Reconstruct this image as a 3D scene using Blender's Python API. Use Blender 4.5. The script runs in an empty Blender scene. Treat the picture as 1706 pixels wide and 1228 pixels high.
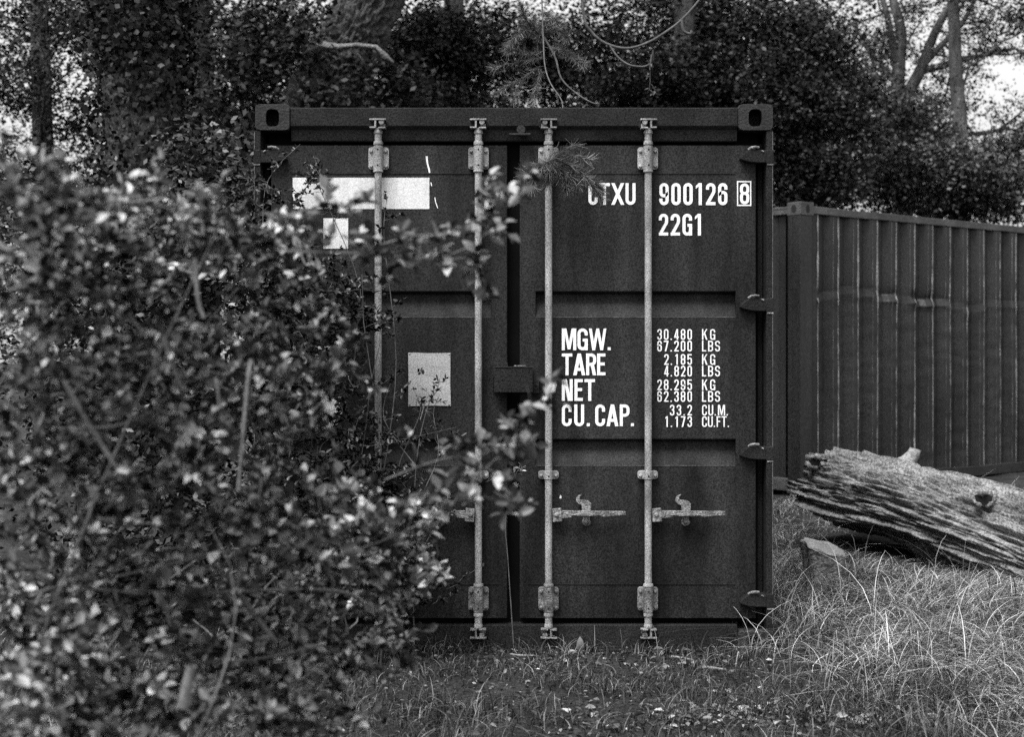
import bpy, bmesh, math, random
import numpy as np
from mathutils import Vector, noise

rng = np.random.default_rng(7)
random.seed(7)
SC = bpy.context.scene
COL = SC.collection
R = math.radians

# ------------------------------------------------------------------ camera
D, F, H = 6.5, 2301.0, 1.4124          # distance to the container front, focal length (px of 1706), eye height
cam = bpy.data.cameras.new('camera')
cam_o = bpy.data.objects.new('camera', cam)
COL.objects.link(cam_o)
cam_o.location = (0, -D, H)
cam_o.rotation_euler = (R(90), 0, 0)
cam.sensor_width = 36
cam.lens = 36 * F / 1706
cam.shift_y = -24 / 1706
cam.clip_start, cam.clip_end = 0.05, 500
cam.dof.use_dof = True
cam.dof.focus_distance = D + 0.02
cam.dof.aperture_fstop = 2.8
cam.dof.aperture_blades = 7
SC.camera = cam_o

# ------------------------------------------------------------------ sky, sun, exposure (black and white film: neutral light)
SUN_EL, SUN_AZ = 62, 218               # the brightest part of a thin overcast: high, ahead-left of the container front
world = bpy.data.worlds.new('World')
SC.world = world
world.use_nodes = True
nt = world.node_tree
nt.nodes.clear()
sky = nt.nodes.new('ShaderNodeTexSky')
sky.sky_type = 'NISHITA'
sky.sun_disc = False
sky.sun_elevation = R(SUN_EL)
sky.sun_rotation = R(SUN_AZ)
sky.dust_density = 9.0
sky.air_density = 2.5
bw = nt.nodes.new('ShaderNodeRGBToBW')
bg = nt.nodes.new('ShaderNodeBackground')
bg.inputs['Strength'].default_value = 0.15
wo = nt.nodes.new('ShaderNodeOutputWorld')
nt.links.new(sky.outputs[0], bw.inputs[0])
veil = nt.nodes.new('ShaderNodeMath')          # thin even overcast over the clear sky
veil.operation = 'MULTIPLY_ADD'
veil.inputs[1].default_value = 0.35
veil.inputs[2].default_value = 2.0
nt.links.new(bw.outputs[0], veil.inputs[0])
nt.links.new(veil.outputs[0], bg.inputs[0])
nt.links.new(bg.outputs[0], wo.inputs[0])

sun = bpy.data.lights.new('sun', 'SUN')
sun.energy = 2.4
sun.angle = R(35)
sun.color = (1, 1, 1)
sun_o = bpy.data.objects.new('sun', sun)
COL.objects.link(sun_o)
az, el = R(SUN_AZ), R(SUN_EL)
sdir = Vector((math.sin(az) * math.cos(el), math.cos(az) * math.cos(el), math.sin(el)))
sun_o.rotation_euler = (-sdir).to_track_quat('-Z', 'Y').to_euler()
sun_o.location = (-3, -8, 9)

SC.view_settings.view_transform = 'Standard'
SC.view_settings.look = 'None'
SC.view_settings.exposure = 1.25
SC.view_settings.gamma = 1.0
SC.cycles.use_denoising = False        # keep the fine grain of the film-like picture
SC.cycles.max_bounces = 5
SC.cycles.diffuse_bounces = 3
SC.cycles.transparent_max_bounces = 4


# ------------------------------------------------------------------ helpers
def sc(y):
    return F / (D + y)


def W(px, py, y=0.0):
    """a spot on the photograph, put at depth y, as a world position"""
    s = sc(y)
    return Vector(((px - 853) / s, y, H + (590 - py) / s))


def MX(px):
    return (px - 853) / 354.0


def MZ(py):
    return H + (590 - py) / 354.0


class MB:
    def __init__(self):
        self.v, self.f = [], []

    def add(self, verts, faces):
        o = len(self.v)
        self.v += [tuple(p) for p in verts]
        self.f += [tuple(i + o for i in f) for f in faces]
        return self

    def box(self, x0, x1, y0, y1, z0, z1):
        v = [(x, y, z) for z in (z0, z1) for y in (y0, y1) for x in (x0, x1)]
        return self.add(v, [(0, 2, 3, 1), (4, 5, 7, 6), (0, 1, 5, 4), (2, 6, 7, 3), (0, 4, 6, 2), (1, 3, 7, 5)])

    def prism(self, poly, y0, y1):
        """outline in x,z pushed along y"""
        n = len(poly)
        v = [(p[0], y0, p[1]) for p in poly] + [(p[0], y1, p[1]) for p in poly]
        f = [tuple(range(n)), tuple(range(2 * n - 1, n - 1, -1))]
        f += [(i, i + n, (i + 1) % n + n, (i + 1) % n) for i in range(n)]
        return self.add(v, f)

    def tube(self, pts, rad, sides=8, caps=True, wob=0.0, seed=0):
        pts = [Vector(p) for p in pts]
        n = len(pts)
        if not hasattr(rad, '__len__'):
            rad = [rad] * n
        o = len(self.v)
        up = Vector((0, 0, 1))
        t0 = (pts[1] - pts[0]).normalized()
        a = t0.cross(up)
        if a.length < 0.05:
            a = t0.cross(Vector((1, 0, 0)))
        a.normalize()
        for i in range(n):
            t = (pts[min(i + 1, n - 1)] - pts[max(i - 1, 0)])
            t = t.normalized() if t.length > 1e-9 else t0
            a = (a - t * a.dot(t))
            a = a.normalized() if a.length > 1e-6 else t.orthogonal().normalized()
            b = t.cross(a)
            for k in range(sides):
                th = 2 * math.pi * k / sides
                d = a * math.cos(th) + b * math.sin(th)
                r = rad[i]
                if wob:
                    r *= 1 + wob * noise.noise(pts[i] * (1.2 / max(rad[0], .01)) + d * 1.5 + Vector((seed, 0, 0)))
                self.v.append(tuple(pts[i] + d * r))
        for i in range(n - 1):
            for k in range(sides):
                k2 = (k + 1) % sides
                self.f.append((o + i * sides + k, o + i * sides + k2, o + (i + 1) * sides + k2, o + (i + 1) * sides + k))
        if caps:
            self.f.append(tuple(o + k for k in range(sides))[::-1])
            self.f.append(tuple(o + (n - 1) * sides + k for k in range(sides)))
        return self

    def dome(self, c, r, h, n=8):
        """bolt head on a face that looks along -y"""
        c = Vector(c)
        o = len(self.v)
        for (rr, d) in ((1.0, 0), (0.92, .55), (0.5, 1.0)):
            for k in range(n):
                th = 2 * math.pi * k / n
                self.v.append((c.x + r * rr * math.cos(th), c.y - h * d, c.z + r * rr * math.sin(th)))
        for i in range(2):
            for k in range(n):
                k2 = (k + 1) % n
                self.f.append((o + i * n + k, o + i * n + k2, o + (i + 1) * n + k2, o + (i + 1) * n + k))
        self.f.append(tuple(o + 2 * n + k for k in range(n)))
        return self

    def build(self, name, mat, parent=None, smooth=False, bevel=0.0, weld=False, world_pos=True, angle=35):
        me = bpy.data.meshes.new(name)
        v = self.v
        if parent is not None and world_pos:
            off = WORLD.get(parent.name, Vector((0, 0, 0)))
            if off.length > 0:
                v = [(p[0] - off.x, p[1] - off.y, p[2] - off.z) for p in v]
        me.from_pydata(v, [], self.f)
        bm = bmesh.new()
        bm.from_mesh(me)
        if weld:
            bmesh.ops.remove_doubles(bm, verts=bm.verts, dist=1e-5)
        bmesh.ops.recalc_face_normals(bm, faces=bm.faces)
        bm.to_mesh(me)
        bm.free()
        o = bpy.data.objects.new(name, me)
        me.materials.append(mat)
        COL.objects.link(o)
        if parent is not None:
            o.parent = parent
            WORLD[o.name] = WORLD.get(parent.name, Vector((0, 0, 0)))
        if smooth:
            me.polygons.foreach_set('use_smooth', [True] * len(me.polygons))
        if bevel:
            m = o.modifiers.new('bevel', 'BEVEL')
            m.width = bevel
            m.segments = 2
            m.limit_method = 'ANGLE'
            m.angle_limit = R(angle)
        return o


WORLD = {}


def build_each(mb, name, mat, parent=None, **kw):
    """every separate piece of mb becomes an object of its own"""
    p = list(range(len(mb.v)))

    def find(a):
        while p[a] != a:
            p[a] = p[p[a]]
            a = p[a]
        return a
    for f in mb.f:
        for i in f[1:]:
            p[find(i)] = find(f[0])
    groups = {}
    for f in mb.f:
        groups.setdefault(find(f[0]), []).append(f)
    out = []
    for fs in groups.values():
        ids = sorted({i for f in fs for i in f})
        mp = {i: k for k, i in enumerate(ids)}
        m2 = MB()
        m2.v = [mb.v[i] for i in ids]
        m2.f = [tuple(mp[i] for i in f) for f in fs]
        out.append(m2.build(name, mat, parent, **kw))
    return out


def fast(name, verts, faces, mat, parent=None, smooth=False, loc=None):
    """one mesh from numpy arrays: verts (n,3), faces (m,k)"""
    verts = np.asarray(verts, np.float32)
    off = None
    if parent is not None:
        off = WORLD.get(parent.name)
    elif loc is not None:
        off = Vector(loc)
    if off is not None:
        verts = verts - np.array([off.x, off.y, off.z], np.float32)
    faces = np.asarray(faces, np.int32)
    m, k = faces.shape
    me = bpy.data.meshes.new(name)
    me.vertices.add(len(verts))
    me.vertices.foreach_set('co', verts.ravel())
    me.loops.add(m * k)
    me.loops.foreach_set('vertex_index', faces.ravel())
    me.polygons.add(m)
    me.polygons.foreach_set('loop_start', np.arange(0, m * k, k, dtype=np.int32))
    me.polygons.foreach_set('loop_total', np.full(m, k, np.int32))
    if smooth:
        me.polygons.foreach_set('use_smooth', np.ones(m, bool))
    me.update(calc_edges=True)
    me.materials.append(mat)
    o = bpy.data.objects.new(name, me)
    COL.objects.link(o)
    if parent is not None:
        o.parent = parent
        WORLD[o.name] = WORLD.get(parent.name, Vector((0, 0, 0)))
    elif loc is not None:
        o.location = loc
        WORLD[o.name] = Vector(loc)
    return o


def tag(o, label=None, cat=None, group=None, kind=None):
    if label:
        o['label'] = label
    if cat:
        o['category'] = cat
    if group:
        o['group'] = group
    if kind:
        o['kind'] = kind
    return o


def thing(name, label, cat, loc=(0, 0, 0), rotz=0.0, group=None):
    o = bpy.data.objects.new(name, None)
    o.empty_display_size = 0.2
    COL.objects.link(o)
    o.location = loc
    o.rotation_euler = (0, 0, rotz)
    WORLD[o.name] = Vector(loc)
    return tag(o, label, cat, group)


# ------------------------------------------------------------------ materials (neutral greys)
def mat(name, base, rough=0.6, lo=0.6, hi=1.4, fine=300, fine_amt=0.35, coarse=4, coarse_amt=0.4, stretch=(1, 1, 1),
        bump=0.0, bump_scale=60, rot=0.0, metallic=0.0, island=0.0, transl=0.0, spec=0.4, extra=None):
    m = bpy.data.materials.new(name)
    m.use_nodes = True
    n, l = m.node_tree.nodes, m.node_tree.links
    p = n['Principled BSDF']
    p.inputs['Roughness'].default_value = rough
    p.inputs['Metallic'].default_value = metallic
    p.inputs['Specular IOR Level'].default_value = spec
    tc = n.new('ShaderNodeTexCoord')
    mp = n.new('ShaderNodeMapping')
    mp.inputs['Scale'].default_value = stretch
    if rot:
        m0 = n.new('ShaderNodeMapping')
        m0.inputs['Rotation'].default_value = (0, 0, rot)
        l.new(tc.outputs['Object'], m0.inputs[0])
        l.new(m0.outputs[0], mp.inputs[0])
    else:
        l.new(tc.outputs['Object'], mp.inputs[0])

    def math_(op, a, b):
        q = n.new('ShaderNodeMath')
        q.operation = op
        for i, x in enumerate((a, b)):
            if hasattr(x, 'links'):
                l.new(x, q.inputs[i])
            else:
                q.inputs[i].default_value = x
        return q.outputs[0]

    def ntex(scale, amt, vec, det=3):
        t = n.new('ShaderNodeTexNoise')
        t.inputs['Scale'].default_value = scale
        t.inputs['Detail'].default_value = det
        l.new(vec, t.inputs['Vector'])
        r = n.new('ShaderNodeMapRange')
        r.inputs['From Min'].default_value = 0.32
        r.inputs['From Max'].default_value = 0.68
        r.inputs['To Min'].default_value = 1 - amt
        r.inputs['To Max'].default_value = 1 + amt
        l.new(t.outputs['Fac'], r.inputs['Value'])
        return r.outputs[0]

    val = base
    if fine_amt:
        val = math_('MULTIPLY', ntex(fine, fine_amt, tc.outputs['Object'], 1), val)
    if coarse_amt:
        val = math_('MULTIPLY', ntex(coarse, coarse_amt, mp.outputs[0], 4), val)
    if extra:
        val = extra(n, l, math_, ntex, tc, val)
    if island:
        g = n.new('ShaderNodeNewGeometry')
        r = n.new('ShaderNodeMapRange')
        r.inputs['To Min'].default_value = max(.05, .66 - .68 * island)
        r.inputs['To Max'].default_value = 1 + 2.7 * island
        l.new(math_('POWER', g.outputs['Random Per Island'], 3.2), r.inputs['Value'])
        val = math_('MULTIPLY', r.outputs[0], val)
    if hasattr(val, 'links'):
        cb = n.new('ShaderNodeCombineColor')
        for i in range(3):
            l.new(val, cb.inputs[i])
        colour = cb.outputs[0]
        l.new(colour, p.inputs['Base Color'])
    else:
        p.inputs['Base Color'].default_value = (base, base, base, 1)
        colour = None
    if bump:
        t = n.new('ShaderNodeTexNoise')
        t.inputs['Scale'].default_value = bump_scale
        t.inputs['Detail'].default_value = 6
        l.new(mp.outputs[0], t.inputs['Vector'])
        b = n.new('ShaderNodeBump')
        b.inputs['Strength'].default_value = bump
        b.inputs['Distance'].default_value = 0.02
        l.new(t.outputs['Fac'], b.inputs['Height'])
        l.new(b.outputs[0], p.inputs['Normal'])
    if transl:
        tr = n.new('ShaderNodeBsdfTranslucent')
        if colour is not None:
            l.new(colour, tr.inputs['Color'])
        else:
            tr.inputs['Color'].default_value = (base, base, base, 1)
        mx = n.new('ShaderNodeMixShader')
        mx.inputs[0].default_value = transl
        l.new(p.outputs[0], mx.inputs[1])
        l.new(tr.outputs[0], mx.inputs[2])
        l.new(mx.outputs[0], n['Material Output'].inputs['Surface'])
    return m


def chipped(n, l, math_, ntex, tc, val):
    """worn stencil paint: chips and thin places where the steel shows"""
    t = n.new('ShaderNodeTexNoise')
    t.inputs['Scale'].default_value = 55
    t.inputs['Detail'].default_value = 8
    t.inputs['Roughness'].default_value = .75
    l.new(tc.outputs['Object'], t.inputs['Vector'])
    r = n.new('ShaderNodeMapRange')
    r.inputs['From Min'].default_value = .60
    r.inputs['From Max'].default_value = .70
    r.inputs['To Min'].default_value = 1
    r.inputs['To Max'].default_value = .12
    l.new(t.outputs['Fac'], r.inputs['Value'])
    return math_('MULTIPLY', val, r.outputs[0])


def shaded_worn_low(n, l, math_, ntex, tc, val):
    """shade painted in towards the foot of the doors, plus scuffed, dusty vertical run marks"""
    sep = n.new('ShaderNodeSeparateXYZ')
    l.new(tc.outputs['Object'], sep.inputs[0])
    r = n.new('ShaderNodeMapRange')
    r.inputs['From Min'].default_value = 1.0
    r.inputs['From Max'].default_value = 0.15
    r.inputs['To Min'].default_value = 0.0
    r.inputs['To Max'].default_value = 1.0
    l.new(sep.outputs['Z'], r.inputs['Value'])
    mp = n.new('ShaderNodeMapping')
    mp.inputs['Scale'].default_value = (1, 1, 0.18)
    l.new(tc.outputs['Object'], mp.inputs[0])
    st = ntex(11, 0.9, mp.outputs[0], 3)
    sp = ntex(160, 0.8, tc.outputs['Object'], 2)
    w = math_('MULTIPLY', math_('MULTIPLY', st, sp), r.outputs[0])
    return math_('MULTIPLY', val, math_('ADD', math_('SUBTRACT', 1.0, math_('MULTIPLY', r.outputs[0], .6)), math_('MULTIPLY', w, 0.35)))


M = {}
M['paint'] = mat('dark_container_paint', 0.0205, 0.65, spec=0.08, fine=190, fine_amt=0.6, coarse=9, coarse_amt=0.45, stretch=(1, 1, .14), bump=0.12, bump_scale=120, extra=shaded_worn_low)
M['frame'] = mat('dark_frame_paint', 0.0155, 0.7, spec=0.08, fine=190, fine_amt=0.7, coarse=6, coarse_amt=0.3, bump=0.15, bump_scale=90)
M['casting'] = mat('cast_corner_paint', 0.027, 0.7, spec=0.12, fine=300, fine_amt=0.6, coarse=9, coarse_amt=0.3, bump=0.3, bump_scale=80)
M['rubber'] = mat('black_rubber_seal', 0.005, 0.9, spec=0.05, fine_amt=0, coarse_amt=0.3)
M['zinc'] = mat('galvanised_steel', 0.215, 0.55, fine=200, fine_amt=0.55, coarse=14, coarse_amt=0.45, stretch=(1, 1, .35), bump=0.12, bump_scale=150)
M['zinc_rust'] = mat('stained_galvanised_steel', 0.13, 0.65, fine=200, fine_amt=0.75, coarse=22, coarse_amt=0.6, bump=0.3, bump_scale=110)
M['hole'] = mat('dark_bolt_hole', 0.006, 0.9, fine_amt=0, coarse_amt=0)
M['white'] = mat('white_stencil_paint', 0.78, 0.6, fine=240, fine_amt=0.12, coarse=8, coarse_amt=0.1, extra=chipped)
M['whiteblock'] = mat('white_cover_paint', 0.56, 0.6, fine=200, fine_amt=0.2, coarse=12, coarse_amt=0.2, stretch=(1, 1, .2), extra=chipped)
M['plate'] = mat('grey_sheet', 0.29, 0.65, fine=200, fine_amt=0.35, coarse=9, coarse_amt=0.22, stretch=(.3, 1, 1))
M['paint2'] = mat('faded_corrugated_paint', 0.0155, 0.42, spec=.35, fine=110, fine_amt=0.75, coarse=3, coarse_amt=0.45, stretch=(1, 1, .25), bump=0.15, bump_scale=50)
M['rail2'] = mat('scuffed_rail_paint', 0.048, 0.6, fine=120, fine_amt=0.5, coarse=5, coarse_amt=0.5, bump=0.3, bump_scale=60)
M['bark'] = mat('weathered_bark', 0.14, 0.85, fine=70, fine_amt=0.55, coarse=7, coarse_amt=0.45, stretch=(.55, 1, 1), rot=R(40), bump=1.0, bump_scale=46)
M['cut'] = mat('cut_wood', 0.18, 0.8, fine=90, fine_amt=0.35, coarse=9, coarse_amt=0.3, bump=0.4, bump_scale=60)
M['trunk'] = mat('tree_bark', 0.065, 0.9, fine=45, fine_amt=0.5, coarse=12, coarse_amt=0.5, stretch=(1, 1, .22), bump=1.0, bump_scale=18)
M['trunk_dark'] = mat('ivy_tree_bark', 0.045, 0.9, fine=45, fine_amt=0.5, coarse=9, coarse_amt=0.6, stretch=(1, 1, .2), bump=1.0, bump_scale=26)
M['worn'] = mat('worn_paint_edge', 0.07, 0.6, fine=120, fine_amt=0.6, coarse=14, coarse_amt=0.5)
M['ridge'] = mat('rubbed_glint_paint', 0.20, 0.5, fine=60, fine_amt=0.5, coarse=5, coarse_amt=0.6)
M['stem'] = mat('pale_stem_bark', 0.11, 0.75, fine=150, fine_amt=0.3, coarse=20, coarse_amt=0.4)
M['twig'] = mat('grey_twig_bark', 0.07, 0.8, fine=150, fine_amt=0.3, coarse=20, coarse_amt=0.4)
M['leaf_near'] = mat('thorn_leaf', 0.165, 0.45, fine_amt=0, coarse=6, coarse_amt=0.4, island=0.9, transl=0.12, spec=0.3)
M['leaf_mid'] = mat('bramble_leaf', 0.017, 0.4, fine_amt=0, coarse=5, coarse_amt=0.4, island=0.9, transl=0.1, spec=0.35)
M['leaf_tree'] = mat('tree_leaf', 0.029, 0.5, fine_amt=0, coarse=3.2, coarse_amt=0.85, island=0.9, transl=0.12, spec=0.15)
M['leaf_pale'] = mat('pale_tree_leaf', 0.062, 0.38, fine_amt=0, coarse=3.0, coarse_amt=0.8, island=0.85, transl=0.25, spec=0.2)
M['leaf_ivy'] = mat('ivy_leaf', 0.018, 0.45, fine_amt=0, coarse=3.4, coarse_amt=0.8, island=0.9, transl=0.08, spec=0.2)
M['needle'] = mat('pine_needle', 0.13, 0.5, fine_amt=0, coarse=8, coarse_amt=0.4, island=0.5, transl=0.1)
M['grass'] = mat('short_grass', 0.075, 0.6, spec=.2, fine_amt=0, coarse=5, coarse_amt=0.6, island=0.85, transl=0.25)
M['drygrass'] = mat('dry_grass', 0.24, 0.6, spec=.2, fine_amt=0, coarse=4, coarse_amt=0.4, island=0.85, transl=0.25)
M['soil'] = mat('dark_soil', 0.022, 0.95, spec=.1, fine=60, fine_amt=0.5, coarse=4, coarse_amt=0.5, bump=0.6, bump_scale=30)
M['dead'] = mat('dead_leaf', 0.19, 0.7, fine=80, fine_amt=0.25, coarse_amt=0, island=0.6, transl=0.15)
M['stone'] = mat('pale_stone', 0.42, 0.8, fine=90, fine_amt=0.3, coarse=12, coarse_amt=0.3, bump=0.5, bump_scale=70)


# ------------------------------------------------------------------ ground
def sstep(a, b, x):
    t = np.clip((x - a) / (b - a), 0, 1)
    return t * t * (3 - 2 * t)


def gz(x, y):
    x, y = np.asarray(x, float), np.asarray(y, float)
    z = 0.03 + 0.10 * sstep(1.2, 2.4, x) * sstep(-1.6, 0.8, y) + 0.06 * sstep(1.5, 4, x) * sstep(0.5, 4, y)
    z = z + 0.05 * sstep(0.8, 3.0, -x)
    z = z + 0.012 * np.sin(3.1 * x + 1.3 * y) * np.sin(2.3 * y - 0.7 * x) + 0.008 * np.sin(8.3 * x + 2) * np.sin(7.1 * y)
    inside = sstep(-1.35, -1.2, x) * sstep(-1.35, -1.2, -x) * sstep(-0.1, 0.1, y) * sstep(-6.3, -6.1, -y)
    return z * (1 - inside) - 0.05 * inside


def axis(lo, hi, fine_lo, fine_hi, step, n):
    a = np.arange(fine_lo, fine_hi, step)
    left = fine_lo - (np.geomspace(1, fine_lo - lo + 1, n)[1:] - 1)
    right = fine_hi + (np.geomspace(1, hi - fine_hi + 1, n) - 1)
    return np.concatenate([left[::-1], a, right])


gx = axis(-120, 120, -4, 6, 0.1, 16)
gy = axis(-40, 200, -6.5, 9, 0.1, 16)
GX, GY = np.meshgrid(gx, gy)
gv = np.stack([GX, GY, gz(GX, GY)], -1).reshape(-1, 3)
nx, ny = len(gx), len(gy)
ii = (np.arange(ny - 1)[:, None] * nx + np.arange(nx - 1)[None, :]).ravel()
ground = fast('ground', gv, np.stack([ii, ii + 1, ii + nx + 1, ii + nx], 1), M['soil'], smooth=True, loc=(0, 0, 0))
tag(ground, kind='structure')


# ------------------------------------------------------------------ stencil lettering (condensed capitals drawn as strokes)
def arc(cx, cy, rx, ry, a0, a1, n=6):
    return [(cx + rx * math.cos(R(a0 + (a1 - a0) * i / n)), cy + ry * math.sin(R(a0 + (a1 - a0) * i / n))) for i in range(n + 1)]


def glyph(ch, w, t):
    """list of ('s', centreline) strokes and ('p', outline) polygons in a cell w wide and 1 high"""
    h = t / 2
    L, Rr, B, T = h, w - h, h, 1 - h
    r = max(0.02, min((Rr - L) / 2, 0.2))
    top = arc(L + r, T - r, r, r, 180, 90) + arc(Rr - r, T - r, r, r, 90, 0)
    bot = arc(L + r, B + r, r, r, 180, 270) + arc(Rr - r, B + r, r, r, 270, 360)
    bar = lambda x0, x1, yy: ('p', [(x0, yy - h), (x1, yy - h), (x1, yy + h), (x0, yy + h)])
    post = lambda xx, y0=0.0, y1=1.0: ('p', [(xx - h, y0), (xx + h, y0), (xx + h, y1), (xx - h, y1)])
    k = t * 1.12
    dg = lambda xa, ya, xb, yb: ('p', [(xa, ya), (xa + k, ya), (xb + k, yb), (xb, yb)])
    if ch == '.':
        return [('p', [(0, 0), (t, 0), (t, t), (0, t)])]
    if ch == '0':
        return [('c', top + [(x, y) for x, y in bot[::-1]])]
    if ch == 'U':
        return [('s', [(L, 1)] + bot + [(Rr, 1)])]
    if ch == 'C':
        return [('s', [(Rr, .66)] + top[::-1] + bot + [(Rr, .34)])]
    if ch == 'G':
        return [('s', [(Rr, .68)] + top[::-1] + bot + [(Rr, .30)]), ('p', [(w * .52, .40), (w, .40), (w, .40 + t * .95), (w * .52, .40 + t * .95)]),
                ('p', [(w - t, 0), (w, 0), (w, .40), (w - t, .40)])]
    if ch == 'T':
        return [bar(0, w, T), post(w / 2, 0, 1 - t)]
    if ch == 'X':
        return [dg(0, 1, w - k, 0), dg(w - k, 1, 0, 0)]
    if ch == '1':
        x = w * .62
        return [post(x), ('p', [(x - h, 1), (x - h, 1 - t * 1.1), (x - h - t * .95, .74), (x - h - t * .95, .86)])]
    if ch == '2':
        return [('s', [(L, .70)] + top + [(Rr, .66), (Rr - .01, .58), (L + .03, t * .9)]), ('p', [(0, 0), (w, 0), (w, t), (0, t)])]
    if ch in '69':
        c = .30
        bowl = arc(L + r, .58 - r, r, r, 180, 90) + arc(Rr - r, .58 - r, r, r, 90, 0)
        s = [('s', [(Rr, .70)] + top[::-1] + bot + bowl[::-1][0:len(bowl) - 2] + [(L + .02, .52)])]
        if ch == '9':
            s = [(q, [(w - x, 1 - y) for x, y in pl]) for q, pl in s]
        return s
    if ch == '3':
        up = arc(Rr - r, .53 + r, r, r, 0, -90)
        lo = arc(Rr - r, .53 - r, r, r, 90, 0)
        return [('s', [(L, .72)] + top + up + [(w * .42, .53)]), ('s', [(w * .42, .53)] + lo + bot[::-1] + [(L, .28)])]
    if ch == '4':
        return [post(w * .70), bar(0, w, .25), ('p', [(0, .25 + h), (k, .25 + h), (w * .70 - h + .02, .93), (w * .70 - h + .02, 1), (w * .70 - h - .02, 1)])]
    if ch == '5':
        bowl = arc(L + r, .62 - r, r, r, 150, 90) + arc(Rr - r, .62 - r, r, r, 90, 0)
        return [bar(0, w * .95, T), ('p', [(0, .46), (t, .46), (t, 1 - t), (0, 1 - t)]), ('s', bowl + bot[::-1] + [(L, .28)])]
    if ch == '7':
        return [bar(0, w, T), dg(w - k, 1 - t, w * .18, 0)]
    if ch == '8':
        m_ = .52
        r2 = r * .9
        up = arc(Rr - r2, m_ + r2, r2, r2, 0, -90) + arc(L + r2, m_ + r2, r2, r2, 270, 180)
        lo = arc(L + r2, m_ - r2, r2, r2, 180, 90) + arc(Rr - r2, m_ - r2, r2, r2, 90, 0)
        return [('c', top + up), ('c', lo + bot[::-1])]
    if ch in 'MW':
        k = t * .92
    if ch == 'M':
        return [post(L), post(Rr), dg(t * .6, 1, w / 2 - k / 2, 0.04), ('p', [(w - t * .6, 1), (w - t * .6 - k, 1), (w / 2 - k / 2, .04), (w / 2 + k / 2, .04)])]
    if ch == 'W':
        a = w * .27
        return [dg(0, 1, a - k / 2, 0), dg(w / 2 - k / 2, 1, a - k / 2, 0), dg(w / 2 - k / 2, 1, w - a - k / 2, 0), dg(w - k, 1, w - a - k / 2, 0)]
    if ch == 'N':
        return [post(L), post(Rr), dg(t * .5, 1, w - t * .5 - k, 0)]
    if ch == 'A':
        return [dg(w / 2 - k / 2, 1, 0, 0), dg(w / 2 - k / 2, 1, w - k, 0), bar(w * .22, w * .78, .27)]
    if ch == 'K':
        return [post(L), ('p', [(t, .38), (t, .56), (w - k * .9, 1), (w, 1)]), ('p', [(w * .36, .55), (w * .36 + k * .8, .62), (w, 0), (w - k, 0)])]
    if ch in 'RPB':
        up = arc(Rr - r, T - r, r, r, 90, 0) + arc(Rr - r, .50 + r, r, r, 0, -90)
        s = [post(L), ('s', [(t, T)] + up + [(t, .50)])]
        if ch == 'R':
            s.append(('p', [(w * .45, .46), (w * .45 + k, .46), (w, 0), (w - k, 0)]))
        if ch == 'B':
            s.append(('s', [(t, .50)] + arc(Rr - r, .50 - r, r, r, 90, 0) + arc(Rr - r, B + r, r, r, 0, -90) + [(t, B)]))
        return s
    if ch in 'EF':
        s = [post(L), bar(t, w, T), bar(t, w * .92, .52)]
        if ch == 'E':
            s.append(bar(t, w, B))
        return s
    if ch == 'L':
        return [post(L), bar(t, w, B)]
    if ch == 'S':
        r2 = r
        mid = arc(L + r2, .52 + r2, r2, r2, 180, 270, 5)
        mid2 = arc(Rr - r2, .52 - r2 , r2, r2, 90, 0, 5)
        return [('s', [(Rr, .72)] + top[::-1] + mid + mid2 + bot[::-1] + [(L, .28)])]
    return []


def stroke_faces(pl, t, closed):
    """thick ribbon along a centreline"""
    q = [pl[0]]
    for p in pl[1:]:
        if math.hypot(p[0] - q[-1][0], p[1] - q[-1][1]) > 0.008:
            q.append(p)
    if closed and math.hypot(q[0][0] - q[-1][0], q[0][1] - q[-1][1]) < 0.008:
        q.pop()
    n = len(q)
    lft, rgt = [], []
    for i in range(n):
        a = q[(i - 1) % n] if (closed or i > 0) else None
        b = q[(i + 1) % n] if (closed or i < n - 1) else None
        p = q[i]

        def nrm(u, v):
            d = math.hypot(v[0] - u[0], v[1] - u[1])
            return (-(v[1] - u[1]) / d, (v[0] - u[0]) / d)
        if a is None:
            nn, s = nrm(p, b), 1
        elif b is None:
            nn, s = nrm(a, p), 1
        else:
            n1, n2 = nrm(a, p), nrm(p, b)
            nn = (n1[0] + n2[0], n1[1] + n2[1])
            d = math.hypot(*nn) or 1
            nn = (nn[0] / d, nn[1] / d)
            s = 1 / max(0.5, nn[0] * n1[0] + nn[1] * n1[1])
        hh = t / 2 * s
        lft.append((p[0] + nn[0] * hh, p[1] + nn[1] * hh))
        rgt.append((p[0] - nn[0] * hh, p[1] - nn[1] * hh))
    quads = []
    for i in range(n if closed else n - 1):
        j = (i + 1) % n
        quads.append([lft[i], lft[j], rgt[j], rgt[i]])
    return quads


CW = {'M': .66, 'W': .80, 'G': .47, 'T': .48, 'A': .55, 'R': .46, 'E': .38, 'N': .50, 'C': .45, 'U': .45, 'P': .45, 'X': .52,
      'K': .50, 'L': .38, 'B': .46, 'S': .46, 'F': .36, '1': .34, '0': .42, '.': .17}


def letter(mb, ch, px0, px1, py0, py1, t, y):
    """one letter filling a box on the door face"""
    hgt = (py1 - py0) / 354.0
    w = (px1 - px0) / (py1 - py0)
    x0, z0 = MX(px0), MZ(py1)
    k = 0
    for kind, pl in glyph(ch, w, t):
        polys = [pl] if kind == 'p' else stroke_faces(pl, t, kind == 'c')
        yy = y - 0.0004 * k
        for pg in polys:
            mb.add([(x0 + a * hgt, yy, z0 + b * hgt) for a, b in pg], [tuple(range(len(pg)))])
        k += 1


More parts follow.
